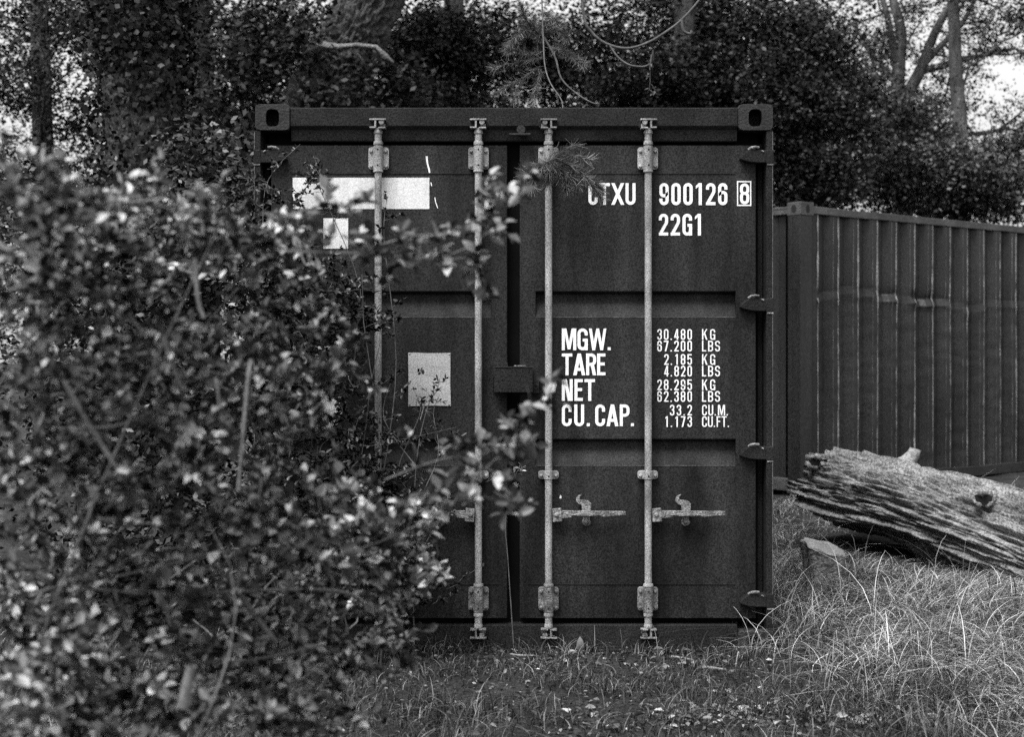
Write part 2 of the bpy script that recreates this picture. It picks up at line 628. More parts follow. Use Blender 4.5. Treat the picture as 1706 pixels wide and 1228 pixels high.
def text(mb, s, px, py0, py1, t, y, gap=2.0, end=None, widths=None, pitch=None):
    hh = py1 - py0
    ws = []
    for c in s:
        ws.append((.22 if c == ' ' else (widths or CW).get(c, CW.get(c, .42))) * hh)
    if end is not None:
        tot = sum(ws)
        gap = (end - px - tot) / max(1, len(s) - 1)
    x = px
    for c, w in zip(s, ws):
        if c != ' ':
            letter(mb, c, x, x + w, py0, py1, t, y)
        x += w + gap


# ------------------------------------------------------------------ the front container
cont = thing('shipping_container', 'dark closed container with white weight lettering on its doors and four pale lock bars', 'container')
YD = 0.04            # door face
CX = 855.5


def mir(px):
    return 2 * CX - px


def corrugated(length, z0, z1, depth, pitch, y, nz=1, dent=None, x0=0.0, slope=.13):
    """a pressed steel side: outline in plan (local x along the side, facing -y)"""
    xs = []
    x = x0
    f1, sl = 0.34 * pitch, slope * pitch
    while x < x0 + length - pitch * .3:
        xs += [(x, 0), (x + sl, depth), (x + sl + f1, depth), (x + 2 * sl + f1, 0)]
        x += pitch
    xs.append((x0 + length, 0))
    # no two corners at the same place
    zs = np.linspace(z0, z1, nz + 1)
    v, f = [], []
    for z in zs:
        for (a, d) in xs:
            dy = dent(a, z) if dent else 0
            v.append((a, y + d + dy, z))
    n = len(xs)
    for i in range(nz):
        for k in range(n - 1):
            f.append((i * n + k, i * n + k + 1, (i + 1) * n + k + 1, (i + 1) * n + k))
    return v, f


def casting(x0, x1, z0, z1, y0, depth, cx, cz, rx, rz, name, parent, material, flip=False):
    """corner casting: block with a rounded-end slot in its face"""
    mb = MB()
    n = 40
    out, inn = [], []
    ccx, ccz = (x0 + x1) / 2, (z0 + z1) / 2
    hx, hz = (x1 - x0) / 2, (z1 - z0) / 2
    for k in range(n):
        th = 2 * math.pi * k / n
        c, s = math.cos(th), math.sin(th)
        m_ = (abs(c) ** 9 + abs(s) ** 9) ** (-1 / 9)
        out.append((ccx + hx * c * m_, ccz + hz * s * m_))
        m2 = (abs(c) ** 3.2 + abs(s) ** 3.2) ** (-1 / 3.2)
        inn.append((cx + rx * c * m2, cz + rz * s * m2))
    rings = [[(p[0], y0 + depth, p[1]) for p in out], [(p[0], y0 + .006, p[1]) for p in out],
             [(ccx + (p[0] - ccx) * .97, y0, ccz + (p[1] - ccz) * .97) for p in out],
             [(p[0], y0, p[1]) for p in inn], [(p[0], y0 + .028, p[1]) for p in inn],
             [(cx + (p[0] - cx) * 1.25, y0 + .029, cz + (p[1] - cz) * 1.2) for p in inn],
             [(cx + (p[0] - cx) * 1.25, y0 + .11, cz + (p[1] - cz) * 1.2) for p in inn]]
    o = 0
    for rgn in rings:
        mb.v += rgn
    for i in range(len(rings) - 1):
        for k in range(n):
            k2 = (k + 1) % n
            mb.f.append((i * n + k, i * n + k2, (i + 1) * n + k2, (i + 1) * n + k))
    mb.f.append(tuple((len(rings) - 1) * n + k for k in range(n)))
    mb.f.append(tuple(range(n))[::-1])
    return mb.build(name, material, parent)


# corner castings, posts, header and sill
for (a, b, c) in ((1230, 1288, 1258), (425, 483, 454)):
    casting(MX(a), MX(b), MZ(217), MZ(173), -0.004, 0.178, MX(c), MZ(196), 11.2 / 354, 14.5 / 354, 'corner_casting', cont, M['casting'])
    casting(MX(a), MX(b), MZ(1092), MZ(1052), -0.004, 0.178, MX(c), MZ(1072), 11.2 / 354, 14 / 354, 'corner_casting', cont, M['casting'])
for s in (0, 1):
    q = (lambda p: p) if s == 0 else mir
    mb = MB()
    xs = sorted((MX(q(1277)), MX(q(1288))))
    mb.box(xs[0], xs[1], 0.001, 0.15, MZ(1051.6), MZ(217.4))
    xi = sorted((MX(q(1268)), MX(q(1276.6))))
    mb.box(xi[0], xi[1], 0.10, 0.15, MZ(1051.6), MZ(217.4))
    po = mb.build('corner_post', M['frame'], cont, bevel=0.003)
    m2 = MB()
    xe = sorted((MX(q(1286.6)), MX(q(1287.8))))
    m2.box(xe[0], xe[1], -.0008, .004, MZ(1040), MZ(219))
    m2.build('worn_edge', M['worn'], po)
mb = MB()
prof = [(178.5, .150), (178.5, .006), (180.5, .004), (209, .004), (215, .020), (232, .030), (234, .034), (234, .15)]
x0, x1 = MX(483.6), MX(1229.4)
v = [(x, y, MZ(p)) for x in (x0, x1) for p, y in prof]
k = len(prof)
mb.add(v, [tuple(range(k)), tuple(range(2 * k - 1, k - 1, -1))] + [(i, i + k, (i + 1) % k + k, (i + 1) % k) for i in range(k)])
hd = mb.build('header_beam', M['frame'], cont, bevel=0.002)
mb = MB()
mb.box(MX(483.6), MX(1229.4), .012, .15, MZ(1090), MZ(1043))
mb.box(MX(483.6), MX(1229.4), -.004, .0115, MZ(1090), MZ(1082))
mb.build('door_sill', M['frame'], cont, bevel=0.003)
# keeper boss over the door gap
mb = MB()
mb.tube([(MX(868), .004, MZ(216)), (MX(868), -.008, MZ(216))], .021, 16)
mb.box(MX(848), MX(884), -.012, .012, MZ(225.5), MZ(222))
mb.build('door_stop', M['casting'], cont, bevel=.002)
# shell
mb = MB()
v, f = corrugated(5.75, .12, 2.48, .036, .278, 0, 1)
for sgn, xx in ((1, MX(1287)), (-1, MX(426))):
    m2 = MB()
    m2.add([(xx - sgn * p[1], .155 + p[0], p[2]) for p in v], f)
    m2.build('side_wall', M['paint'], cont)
    m3 = MB()
    xr = sorted((xx, xx - sgn * .06))
    m3.box(xr[0], xr[1], .16, 5.9, 2.48, 2.575)
    m3.box(xr[0], xr[1], .16, 5.9, .02, .12)
    build_each(m3, 'side_rail', M['frame'], cont, bevel=.003)
mb = MB()
nr = 40
for i in range(nr):
    ya, yb = .152 + i * 5.75 / nr, .152 + (i + 1) * 5.75 / nr
    za, zb = (2.556, 2.574) if i % 2 else (2.574, 2.556)
    mb.add([(MX(445), ya, za), (MX(1268), ya, za), (MX(1268), yb, zb), (MX(445), yb, zb)], [(0, 1, 2, 3)])
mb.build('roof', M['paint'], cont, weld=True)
mb = MB()
mb.box(MX(430), MX(1283), 5.9, 5.96, .02, 2.57)
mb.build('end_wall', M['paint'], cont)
mb = MB()
mb.box(MX(445), MX(1268.5), .095, .149, MZ(1043), MZ(234.5))
for a, b in ((436, 483), (1230, 1276)):
    mb.box(MX(a), MX(b), .10, .149, MZ(234.4), MZ(217.5))
build_each(mb, 'door_seal', M['rubber'], cont)


def door(side):
    q = (lambda p: p) if side == 'r' else mir
    xs = [866, 893, 1228, 1262]
    rec = .036
    prof = [(240, 0), (485, 0), (489, rec), (505, rec), (528, 0), (733, 0), (737, rec), (753, rec), (777, 0), (1033, 0)]
    mb = MB()
    pz = [p for p, d in prof]
    for a, b, mid in ((866, 893, 0), (893, 1228, 1), (1228, 1262, 0)):
        for i in range(len(prof) - 1):
            da, db = (prof[i][1], prof[i + 1][1]) if mid else (0, 0)
            mb.add([(MX(q(a)), YD + da, MZ(pz[i])), (MX(q(b)), YD + da, MZ(pz[i])),
                    (MX(q(b)), YD + db, MZ(pz[i + 1])), (MX(q(a)), YD + db, MZ(pz[i + 1]))], [(0, 1, 2, 3)])
    for xe in (893, 1228):
        for i0 in (1, 5):
            seg = prof[i0:i0 + 4]
            mb.add([(MX(q(xe)), YD + d, MZ(p)) for p, d in seg] + [(MX(q(xe)), YD, MZ(p)) for p, d in seg[1:3][::-1]],
                   [(0, 1, 4, 5)[:0] or (0, 1, 5), (1, 2, 4, 5), (2, 3, 4)])
    # returned edges
    a, b, t_, bt = MX(q(866)), MX(q(1262)), MZ(240), MZ(1033)
    yb = .092
    mb.add([(a, YD, t_), (b, YD, t_), (b, yb, t_), (a, yb, t_)], [(0, 1, 2, 3)])
    mb.add([(a, YD, bt), (b, YD, bt), (b, yb, bt), (a, yb, bt)], [(0, 1, 2, 3)])
    for i in range(len(pz) - 1):
        for xx in (a, b):
            mb.add([(xx, YD, MZ(pz[i])), (xx, YD, MZ(pz[i + 1])), (xx, yb, MZ(pz[i + 1])), (xx, yb, MZ(pz[i]))], [(0, 1, 2, 3)])
    # lap welds and lower rail lip
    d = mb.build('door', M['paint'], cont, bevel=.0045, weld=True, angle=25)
    m2 = MB()
    for py in (287, 976):
        xx = sorted((MX(q(880)), MX(q(1227))))
        m2.box(xx[0], xx[1], YD - .0035, YD + .002, MZ(py + .7), MZ(py - .7))
    xx = sorted((MX(q(868)), MX(q(1240))))
    m2.box(xx[0], xx[1], YD - .006, YD + .002, MZ(1032.5), MZ(1029.5))
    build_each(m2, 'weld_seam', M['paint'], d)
    m2 = MB()
    for py in (528, 777):
        xx = sorted((MX(q(895)), MX(q(1227))))
        nn = 70
        for i in range(nn):
            a_, b_ = xx[0] + (xx[1] - xx[0]) * i / nn, xx[0] + (xx[1] - xx[0]) * (i + 1) / nn
            e_ = .4 + .5 * abs(noise.noise(Vector((a_ * 9, py, 1))))
            m2.add([(a_, YD - .002, MZ(py + e_)), (b_, YD - .002, MZ(py + e_)), (b_, YD - .002, MZ(py - e_ * .8)), (a_, YD - .002, MZ(py - e_ * .8))], [(0, 1, 2, 3)])
        m2.build('worn_edge', M['worn'], d)
        m2 = MB()
    pass
    # hinges
    for py in (259, 506.5, 754, 1000):
        mb = MB()
        pts = [(1233, 5.5), (1235, 1), (1242, -6), (1252, -9.5), (1262, -10), (1276.6, -8.5), (1276.6, 12), (1262, 12), (1250, 11), (1238, 8)]
        mb.prism([(MX(q(x)), MZ(py + z)) for x, z in pts], -.006, YD + .03)
        xx = sorted((MX(q(1276.2)), MX(q(1288.6))))
        mb.box(xx[0], xx[1], -.005, .09, MZ(py + 13.5), MZ(py - 10))
        hg = mb.build('hinge', M['frame'], d, bevel=.004)
        m2 = MB()
        m2.tube([(MX(q(1247)), -.0, MZ(py - 10)), (MX(q(1251)), -.008, MZ(py - 13)), (MX(q(1258)), -.010, MZ(py - 14)), (MX(q(1264)), -.008, MZ(py - 13.2))], .0062, 8)
        m2.tube([(MX(q(1268)), -.008, MZ(py - 8)), (MX(q(1272)), -.008, MZ(py - 6))], .004, 6)
        m2.box(min(MX(q(1278)), MX(q(1288.4))), max(MX(q(1278)), MX(q(1288.4))), -.003, .03, MZ(py + 16.2), MZ(py + 13.6))
        build_each(m2, 'hinge_pin', M['zinc_rust'], d)
    return d


door_r = door('r')
door_l = door('l')
YT = YD - .0022
mb = MB()
text(mb, 'CTXU', 981, 303, 339.5, .14, YT, end=1060, widths={'C': .43, 'T': .50, 'X': .60, 'U': .46})
mb.build('owner_lettering', M['white'], door_r)
mb = MB()
text(mb, '900126', 1100, 303, 340, .14, YT, end=1214, widths={'9': .42, '0': .42, '1': .36, '2': .43, '6': .42})
letter(mb, '8', 1235, 1250.5, 303.5, 338.5, .14, YT)
for (a, b, c, e) in ((1230, 1254, 299.5, 301.7), (1230, 1254, 339.3, 341.5), (1230, 1232, 301.7, 339.3), (1252, 1254, 301.7, 339.3)):
    mb.add([(MX(a), YT, MZ(e)), (MX(b), YT, MZ(e)), (MX(b), YT, MZ(c)), (MX(a), YT, MZ(c))], [(0, 1, 2, 3)])
mb.build('number_lettering', M['white'], door_r)
mb = MB()
text(mb, '22G1', 1099, 354.5, 391, .14, YT, end=1172, widths={'2': .43, 'G': .44, '1': .36})
mb.build('code_lettering', M['white'], door_r)
mb = MB()
for s, e, p0, p1 in (('MGW.', 1019.5, 547, 583.5), ('TARE', 1009.5, 589, 625.5), ('NET', 992, 632, 668.5), ('CU.', 984.5, 674.5, 711), ):
    text(mb, s, 936.5, p0, p1, .138, YT, end=e)
text(mb, 'CAP.', 992.5, 674.5, 711, .138, YT, end=1058.5)
for s, a, e, u, ue, p0 in (('30.480', 1096.5, 1154.5, 'KG', 1193.5, 548), ('67.200', 1096.5, 1154.5, 'LBS', 1201.5, 567.5), ('2.185', 1108, 1154.5, 'KG', 1193.5, 590),
                           ('4.820', 1108, 1154.5, 'LBS', 1201.5, 609.5), ('28.295', 1096.5, 1154.5, 'KG', 1193.5, 632.5), ('62.380', 1096.5, 1154.5, 'LBS', 1201.5, 652),
                           ('33.2', 1117.5, 1154.5, 'CU.M.', 1215.5, 675), ('1.173', 1108.5, 1154.5, 'CU.FT.', 1217.5, 694.3)):
    text(mb, s, a, p0, p0 + 18, .118, YT, end=e, widths={'.': .15, '1': .40})
    text(mb, u, 1171.5, p0, p0 + 18, .118, YT, end=ue)
mb.build('weight_lettering', M['white'], door_r)


def flat(mb, x0, x1, p0, p1, y):
    mb.add([(MX(x0), y, MZ(p1)), (MX(x1), y, MZ(p1)), (MX(x1), y, MZ(p0)), (MX(x0), y, MZ(p0))], [(0, 1, 2, 3)])


mb = MB()
flat(mb, 485.5, 714.5, 294, 346.5, YT)
o = mb.build('white_band', M['whiteblock'], door_l)
for (a, b, c, e) in ((537, 578.5, 362, 413), (522, 549, 577, 622), (534, 569, 662, 708.5)):
    mb = MB()
    flat(mb, a, b, c, e, YT)
    mb.build('white_patch', M['whiteblock'], door_l)
mb = MB()
mb.prism([(MX(a), MZ(b)) for a, b in ((679, 588), (688, 587.2), (712, 588.4), (750, 588), (749.5, 640), (750.5, 677), (716, 676.3), (679, 677.5), (679.6, 630))], YD - .004, YD - .0005)
pl = mb.build('sheet_plate', M['plate'], door_l)
tag(pl, 'blank pale grey sheet fixed at its corners')
mb = MB()
for a, b in ((681.5, 589.5), (748, 590), (681.5, 675), (747.5, 675)):
    mb.dome((MX(a), YD - .004, MZ(b)), .005, .003)
build_each(mb, 'rivet', M['zinc'], door_l)
mb = MB()
for pts in ([(709, 258), (710.5, 270), (713, 279), (714.3, 286)], [(710.8, 258), (711.8, 270), (714.8, 280), (715.5, 286)], [(723.6, 327), (725, 335), (728.5, 345)], [(717, 302), (718.5, 308)]):
    w_ = .7
    for i in range(len(pts) - 1):
        (a, b), (c, e) = pts[i], pts[i + 1]
        mb.add([(MX(a - w_), YT, MZ(b)), (MX(a + w_), YT, MZ(b)), (MX(c + w_), YT, MZ(e)), (MX(c - w_), YT, MZ(e))], [(0, 1, 2, 3)])
build_each(mb, 'paint_scratch', M['white'], door_l)
mb = MB()
mb.prism([(MX(a), MZ(b)) for a, b in ((932.5, 832), (934, 826), (936, 829), (935.6, 832.5))], YT, YT + .002)
mb.build('paint_chip', M['white'], door_r)

# lock bars
YR = 0.002           # rod axis


def lock_bar(px, hand):
    """hand = +1: the handle swings out to the right of the rod"""
    X = MX(px)
    rr = .0168
    mb = MB()
    mb.tube([(X, YR, MZ(1048)), (X, YR, MZ(790)), (X, YR, MZ(500)), (X, YR, MZ(214))], rr, 20)
    for p0, p1, r_ in ((222.5, 217, 1.22), (241, 235, 1.3), (286.5, 282.5, 1.38), (977.5, 973, 1.38), (1027, 1021, 1.3), (1046, 1040, 1.2)):
        mb.tube([(X, YR, MZ(p0)), (X, YR, MZ((p0 + p1) / 2)), (X, YR, MZ(p1))], [rr * r_, rr * (r_ + .04), rr * (r_ - .1)], 20)
    bar_ = mb.build('lock_bar', M['zinc'], cont, smooth=True)
    m_ = bar_.modifiers.new('es', 'EDGE_SPLIT')
    m_.split_angle = R(50)
    px_ = lambda d: X + d * hand / 354
    # cams and keepers at both ends
    for zt, s, mt in ((207, 1, M['zinc']), (1055, -1, M['zinc_rust'])):
        mb = MB()
        Z = lambda p: MZ(zt + s * p)

        def bx(a, b, y0, y1, c, e):
            xx, zz = sorted((px_(a), px_(b))), sorted((Z(c), Z(e)))
            mb.box(xx[0], xx[1], y0, y1, zz[0], zz[1])
        bx(-13.5, 14, -.026, .022, -8.5, -6)
        bx(3, 13.5, -.028, .02, 5, 7.4)
        bx(-13, -1, -.028, .02, 5.6, 8)
        bx(2.5, 5.6, -.024, .018, -6, 5)
        bx(-5, 4, -.012, .016, 6.2, 10)
        mb.tube([(px_(-6), -.022, Z(-3)), (px_(-6), .012, Z(-3))], .0125, 12)
        bx(-12, -3, -.0, .02, -1, 4)
        mb.build('cam', mt, bar_, bevel=.0015)
        mb = MB()
        bx(-16, 15, .002, .03, -6, 5)
        build_each(mb, 'cam_keeper', M['frame'], bar_, bevel=.002)
    # guide brackets
    for p0, p1, mt, big in ((243, 282.5, M['zinc'], 1), (785, 799, M['zinc'], 0), (979, 1020.5, M['zinc_rust'], 1)):
        mb = MB()
        hw, rc = 17 / 354, 4.5 / 354
        z0, z1 = MZ(p1 - (1.5 if big else 0)), MZ(p0 + (1 if big else 0))
        poly = []
        for cx_, cz_, a0 in ((hw - rc, z1 - rc, 0), (-hw + rc, z1 - rc, 90), (-hw + rc, z0 + rc, 180), (hw - rc, z0 + rc, 270)):
            for i in range(4):
                th = R(a0 + 30 * i)
                poly.append((X + cx_ + rc * math.cos(th), cz_ + rc * math.sin(th)))
        mb.prism(poly, YD - .020, YD - .0005)
        # the saddle that wraps round the rod
        rs = .0222 if big else .0205
        n = 12
        prof_ = [(X + rs * math.cos(R(180 - 180 * i / n)), YR - rs * math.sin(R(180 * i / n))) for i in range(n + 1)]
        prof_ = [(X - rs, YD - .018)] + prof_ + [(X + rs, YD - .018)]
        zz = (MZ(p1), MZ(p0))
        k = len(prof_)
        mb.add([(a, b, z) for z in zz for a, b in prof_], [(i, i + 1, i + 1 + k, i + k) for i in range(k - 1)] + [tuple(range(k)), tuple(range(2 * k - 1, k - 1, -1))])
        bk = mb.build('bracket', mt, bar_, bevel=.0015)
        mb = MB()
        for sx in (-1, 1):
            for pz_ in ((p0 + 8, p1 - 6.5) if big else ((p0 + p1) / 2 + 1.2,)):
                mb.dome((X + sx * 12.4 / 354, YD - .020, MZ(pz_)), .0088, .011, 10)
        build_each(mb, 'bolt', mt, bar_)
        mb = MB()
        for pz_ in ((p0 + 6.5, p1 - 7) if big else ((p0 + p1) / 2 + 1.5,)):
            mb.tube([(X, YR - rs - .0006, MZ(pz_)), (X, YR - rs + .004, MZ(pz_))], .0045, 10)
        build_each(mb, 'pin_hole', M['hole'], bar_)
    # handle
    mb = MB()
    P = lambda lst: [(px_(a), MZ(b)) for a, b in lst]
    mb.prism(P([(6, 848), (21, 846.5), (22.5, 868.5), (7, 869.5)]), YR - .020, YR + .012)
    mb.dome((px_(13), YR - .020, MZ(857.5)), .012, .007, 10)
    mb.prism(P([(22, 850.5), (60, 851), (128, 851.8), (128.5, 858), (95, 861), (50, 860.5), (22, 864)]), YR - .014, YR - .002)
    hd_ = mb.build('handle', M['zinc_rust'], bar_, bevel=.002)
    mb = MB()
    mb.prism(P([(36, 857), (50, 854.8), (62, 854.2), (76, 855), (88, 857), (76, 858.4), (50, 858.4)]), YR - .042, YR - .015)
    mb.prism(P([(55.5, 856), (55.5, 843), (50, 841), (46, 836), (46.5, 830), (50.5, 826), (56, 824), (52, 829), (53, 833.5), (60, 834), (67, 835), (71.5, 840), (71, 856)]), YD - .028, YD - .018)
    mb.tube([(px_(63.5), YD - .030, MZ(840)), (px_(63.5), YD, MZ(840))], .008, 10)
    mb.prism(P([(58, 859), (69, 859), (69.5, 868), (72, 872), (68, 877), (62, 878), (57, 875), (56, 870), (58, 867)]), YD - .012, YD - .001)
    mb.dome((px_(64), YD - .012, MZ(872)), .010, .006, 10)
    mb.build('handle_catch', M['zinc_rust'], bar_, bevel=.0015)


for px, hnd in ((630, -1), (797, -1), (914, 1), (1080, 1)):
    lock_bar(px, hnd)

# lock box over the door gap
mb = MB()
x0, x1, z0, z1 = MX(824), MX(887.5), MZ(653.5), MZ(613)
w_ = .006
mb.box(x0, x1, -.075, -.075 + w_, z0, z1)
mb.box(x0, x0 + w_, -.0688, .039, z0 + .001, z1 - .001)
mb.box(x1 - w_, x1, -.0688, .039, z0 + .001, z1 - .001)
mb.box(x0 + w_ + .0005, x1 - w_ - .0005, -.0688, .039, z1 - w_, z1 - .0005)
mb.box(x0 + .001, x1 - .001, -.078, -.03, z1 + .0006, z1 + .007)
lb = mb.build('lock_box', M['frame'], cont, bevel=.003)
mb = MB()
mb.box(MX(856), MX(876), -.065, -.03, z1 + .0075, z1 + .012)
mb.build('box_lid_weld', M['zinc_rust'], lb, bevel=.002)
mb = MB()
mb.box(MX(821), MX(846), -.03, -.024, MZ(653), MZ(604.5))
mb.box(MX(821), MX(846), -.0235, .0395, MZ(606.5), MZ(604.5))
mb.box(MX(820.6), MX(822.4), -.034, .0395, MZ(650), MZ(627))
mb.build('lock_box_bracket', M['frame'], cont, bevel=.0015)
mb = MB()
mb.tube([(MX(892) + .011 * math.cos(R(a)), .012, MZ(644) + .011 * math.sin(R(a))) for a in range(0, 361, 30)], .0028, 8)
mb.box(MX(889), MX(898), .020, .0395, MZ(655), MZ(626))
mb.build('staple', M['casting'], cont)

# ------------------------------------------------------------------ the second container, turned away behind
C2 = Vector(((1334 - 853) / 189.0, F / 189.0 - D, 0.17))
ANG = math.atan2(.602, .799)
cont2 = thing('shipping_container', 'faded corrugated container with a dented long side, standing behind the fallen log', 'container', C2, ANG)
for lx0, lx1 in ((0, .178), (5.88, 6.058)):
    for lz0, lz1 in ((2.473, 2.591), (0, .118)):
        mb = MB()
        n = 28
        # block with a slot in the long side and one in the end
        yb = .162
        mb.box(lx0, lx1, .001, yb, lz0, lz1)
        cs = mb.build('corner_casting', M['rail2'], cont2, bevel=.006, world_pos=False)
        mb = MB()
        cxx, czz = (lx0 + lx1) / 2 + .005, (lz0 + lz1) / 2
        mb.prism([(cxx + .024 * math.cos(2 * math.pi * k / n), czz + .036 * math.sin(2 * math.pi * k / n)) for k in range(n)], -.0015, .002)
        xe = lx0 - .0012 if lx0 == 0 else lx1 - .002
        mb.add([(xe + d, yb / 2 + .03 * math.cos(2 * math.pi * k / n), czz + .036 * math.sin(2 * math.pi * k / n)) for d in (0, .0032) for k in range(n)],
               [tuple(range(n)), tuple(range(2 * n - 1, n - 1, -1))] + [(k, (k + 1) % n, (k + 1) % n + n, k + n) for k in range(n)])
        build_each(mb, 'casting_slot', M['hole'], cs, world_pos=False)
for lx in (0.003, 5.90):
    mb = MB()
    mb.box(lx, lx + .155, .006, .10, .1185, 2.4725)
    mb.box(lx, lx + .05, .1005, .155, .1185, 2.4725)
    mb.build('corner_post', M['paint2'], cont2, bevel=.006, world_pos=False)


def rough_rail(x0, x1, y0, y1, z0, z1, seed):
    mb = MB()
    n = 60
    for i in range(n + 1):
        x = x0 + (x1 - x0) * i / n
        j = .006 * noise.noise(Vector((x * 2.1, seed, 0))) + .003 * noise.noise(Vector((x * 9, seed, 3)))
        for (y, z) in ((y0, z0), (y1, z0), (y1, z1), (y0, z1)):
            mb.v.append((x, y + j, z + j))
    for i in range(n):
        for k in range(4):
            mb.f.append((i * 4 + k, i * 4 + (k + 1) % 4, i * 4 + 4 + (k + 1) % 4, i * 4 + 4 + k))
    mb.f += [(0, 1, 2, 3), (n * 4 + 3, n * 4 + 2, n * 4 + 1, n * 4)]
    return mb


rough_rail(.1785, 5.8795, .004, .07, 2.49, 2.556, 1).build('top_rail', M['rail2'], cont2, bevel=.004, world_pos=False)
rough_rail(.1785, 5.8795, .004, .06, .03, .13, 2).build('bottom_rail', M['paint2'], cont2, bevel=.004, world_pos=False)


def dent2(a, z):
    """the long scrape that runs along the side and the buckled panels under it"""
    pn = math.floor((a + .04) / .139)
    zc = 1.80 + .05 * math.sin(1.7 * a + .6) + .07 * noise.noise(Vector((pn * 3.7, 4, 0))) - .12 * max(0, .8 - a)
    d = (z - zc) / .045
    k = max(.22, noise.noise(Vector((pn * 2.3, 8, a * 2))) * 2.4 + .2)
    s = .022 * k * math.exp(-abs(d)) - .018 * k * math.exp(-abs(d + 1.6) * 1.2)
    s += .006 * noise.noise(Vector((a * 1.7, z * 1.6, 2)))
    if z < zc:
        s += .003 * noise.noise(Vector((a * 9, z * 12, 7)))
    s += .002 * noise.noise(Vector((a * 14, z * 5, 1)))
    edge = min(1, max(0, (z - .13) * 6)) * min(1, max(0, (2.49 - z) * 6))
    return s * edge


v, f = corrugated(5.56, .1305, 2.4895, .048, .278, .020, 200, dent2, x0=.25)
mb = MB()
mb.add(v, f)
mb.add([(.158, .045, .1305), (.25, .020, .1305), (.25, .020, 2.4895), (.158, .045, 2.4895)], [(0, 1, 2, 3)])
sw = mb.build('side_wall', M['paint2'], cont2, world_pos=False)
mb = MB()
kx, zs2 = .25, np.linspace(.1305, 2.4895, 91)
q = 0
while kx < .25 + 5.56 - .278 * .3:
    for xx, w0 in ((kx, .017), (kx - .26 * .278, .004)):
        if xx < .2:
            continue
        o0 = len(mb.v)
        for z in zs2:
            w_ = w0 * (.35 + .9 * abs(noise.noise(Vector((xx * 7, z * 1.5, 3)))) + .5 * noise.noise(Vector((xx * 3, z * 9, 1))))
            w_ = max(.0008, w_) * (1.15 if z > 1.78 else .75)
            for e in (-w_, w_ * .4):
                mb.v.append((xx + e, .020 + dent2(xx + e, z) - .0025, z))
        mb.f += [(o0 + 2 * i, o0 + 2 * i + 1, o0 + 2 * i + 3, o0 + 2 * i + 2) for i in range(90)]
    kx += .278
mb.build('rubbed_glint_ridge', M['ridge'], sw, world_pos=False)  # pale strips: rubbed edges, with the glancing highlight put into their colour
v, f = corrugated(2.05, .1305, 2.4895, .045, .26, 0, 1)
mb = MB()
mb.add([(.02 + b, .19 + a, c) for a, b, c in v], f)
mb.build('end_wall', M['paint2'], cont2, world_pos=False)
mb = MB()
mb.box(.01, .08, .1625, 2.28, 2.49, 2.56)
mb.box(.01, .08, .1625, 2.28, .02, .13)
build_each(mb, 'end_rail', M['rail2'], cont2, bevel=.004, world_pos=False)
mb = MB()
mb.box(.01, 6.05, .0705, 2.43, 2.53, 2.55)
mb.build('roof', M['rail2'], cont2, world_pos=False)
mb = MB()
mb.box(.08, 6.04, 2.38, 2.43, .02, 2.53)
mb.box(5.99, 6.05, .17, 2.38, .02, 2.53)
mb.build('back_wall', M['paint2'], cont2, world_pos=False)


# ------------------------------------------------------------------ foliage helpers
def unit(a):
    return a / np.maximum(np.linalg.norm(a, axis=-1, keepdims=True), 1e-9)


def leaf_arrays(c, d, nrm, size, width=0.5, fold=0.25):
    """n leaves: base c, direction d, upper side nrm; six corners, two folded quads each"""
    n = len(c)
    d = unit(d)
    side = unit(np.cross(d, nrm))
    up = np.cross(side, d)
    size = np.broadcast_to(np.asarray(size, float), (n,))[:, None]
    w = size * width * 0.5
    b = c
    m1 = c + d * size * .38 + side * w + up * w * fold
    m2 = c + d * size * .38 - side * w + up * w * fold
    t1 = c + d * size * .75 + side * w * .66 + up * w * fold * .4
    t2 = c + d * size * .75 - side * w * .66 + up * w * fold * .4
    tip = c + d * size - up * size * .10
    v = np.stack([b, m1, t1, tip, t2, m2], 1).reshape(-1, 3)
    o = np.arange(n)[:, None] * 6
    f = np.concatenate([o + np.array([[0, 1, 2, 3]]), o + np.array([[0, 3, 4, 5]])], 0)
    return v, f


def small_leaves(c, d, nrm, size, width=0.6):
    """cheaper far leaves: one kite of four corners"""
    n = len(c)
    d = unit(d)
    side = unit(np.cross(d, nrm))
    size = np.broadcast_to(np.asarray(size, float), (n,))[:, None]
    v = np.stack([c, c + d * size * .5 + side * size * width * .5, c + d * size, c + d * size * .5 - side * size * width * .5], 1).reshape(-1, 3)
    return v, np.arange(n * 4).reshape(n, 4)


def rdir(n, flat=1.0):
    a = rng.normal(size=(n, 3))
    a[:, 2] *= flat
    return unit(a)


def spray(centres, spread, per, size, flat=0.6, upbias=0.8, squash=0.6):
    """leaf clumps round the given centres"""
    k = len(centres)
    c = np.repeat(centres, per, 0)
    off = rng.normal(size=(k * per, 3)) * spread
    off[:, 2] *= squash
    c = c + off
    d = rdir(k * per, flat)
    nrm = rng.normal(size=(k * per, 3)) * .6 + np.array([0, -.35, upbias])
    sz = size * rng.uniform(.6, 1.35, k * per)
    return c, d, nrm, sz


def bez(p0, p1, p2, p3, n=10):
    out = []
    for i in range(n + 1):
        t = i / n
        a = 1 - t
        out.append(Vector(p0) * a ** 3 + Vector(p1) * 3 * a * a * t + Vector(p2) * 3 * a * t * t + Vector(p3) * t ** 3)
    return out


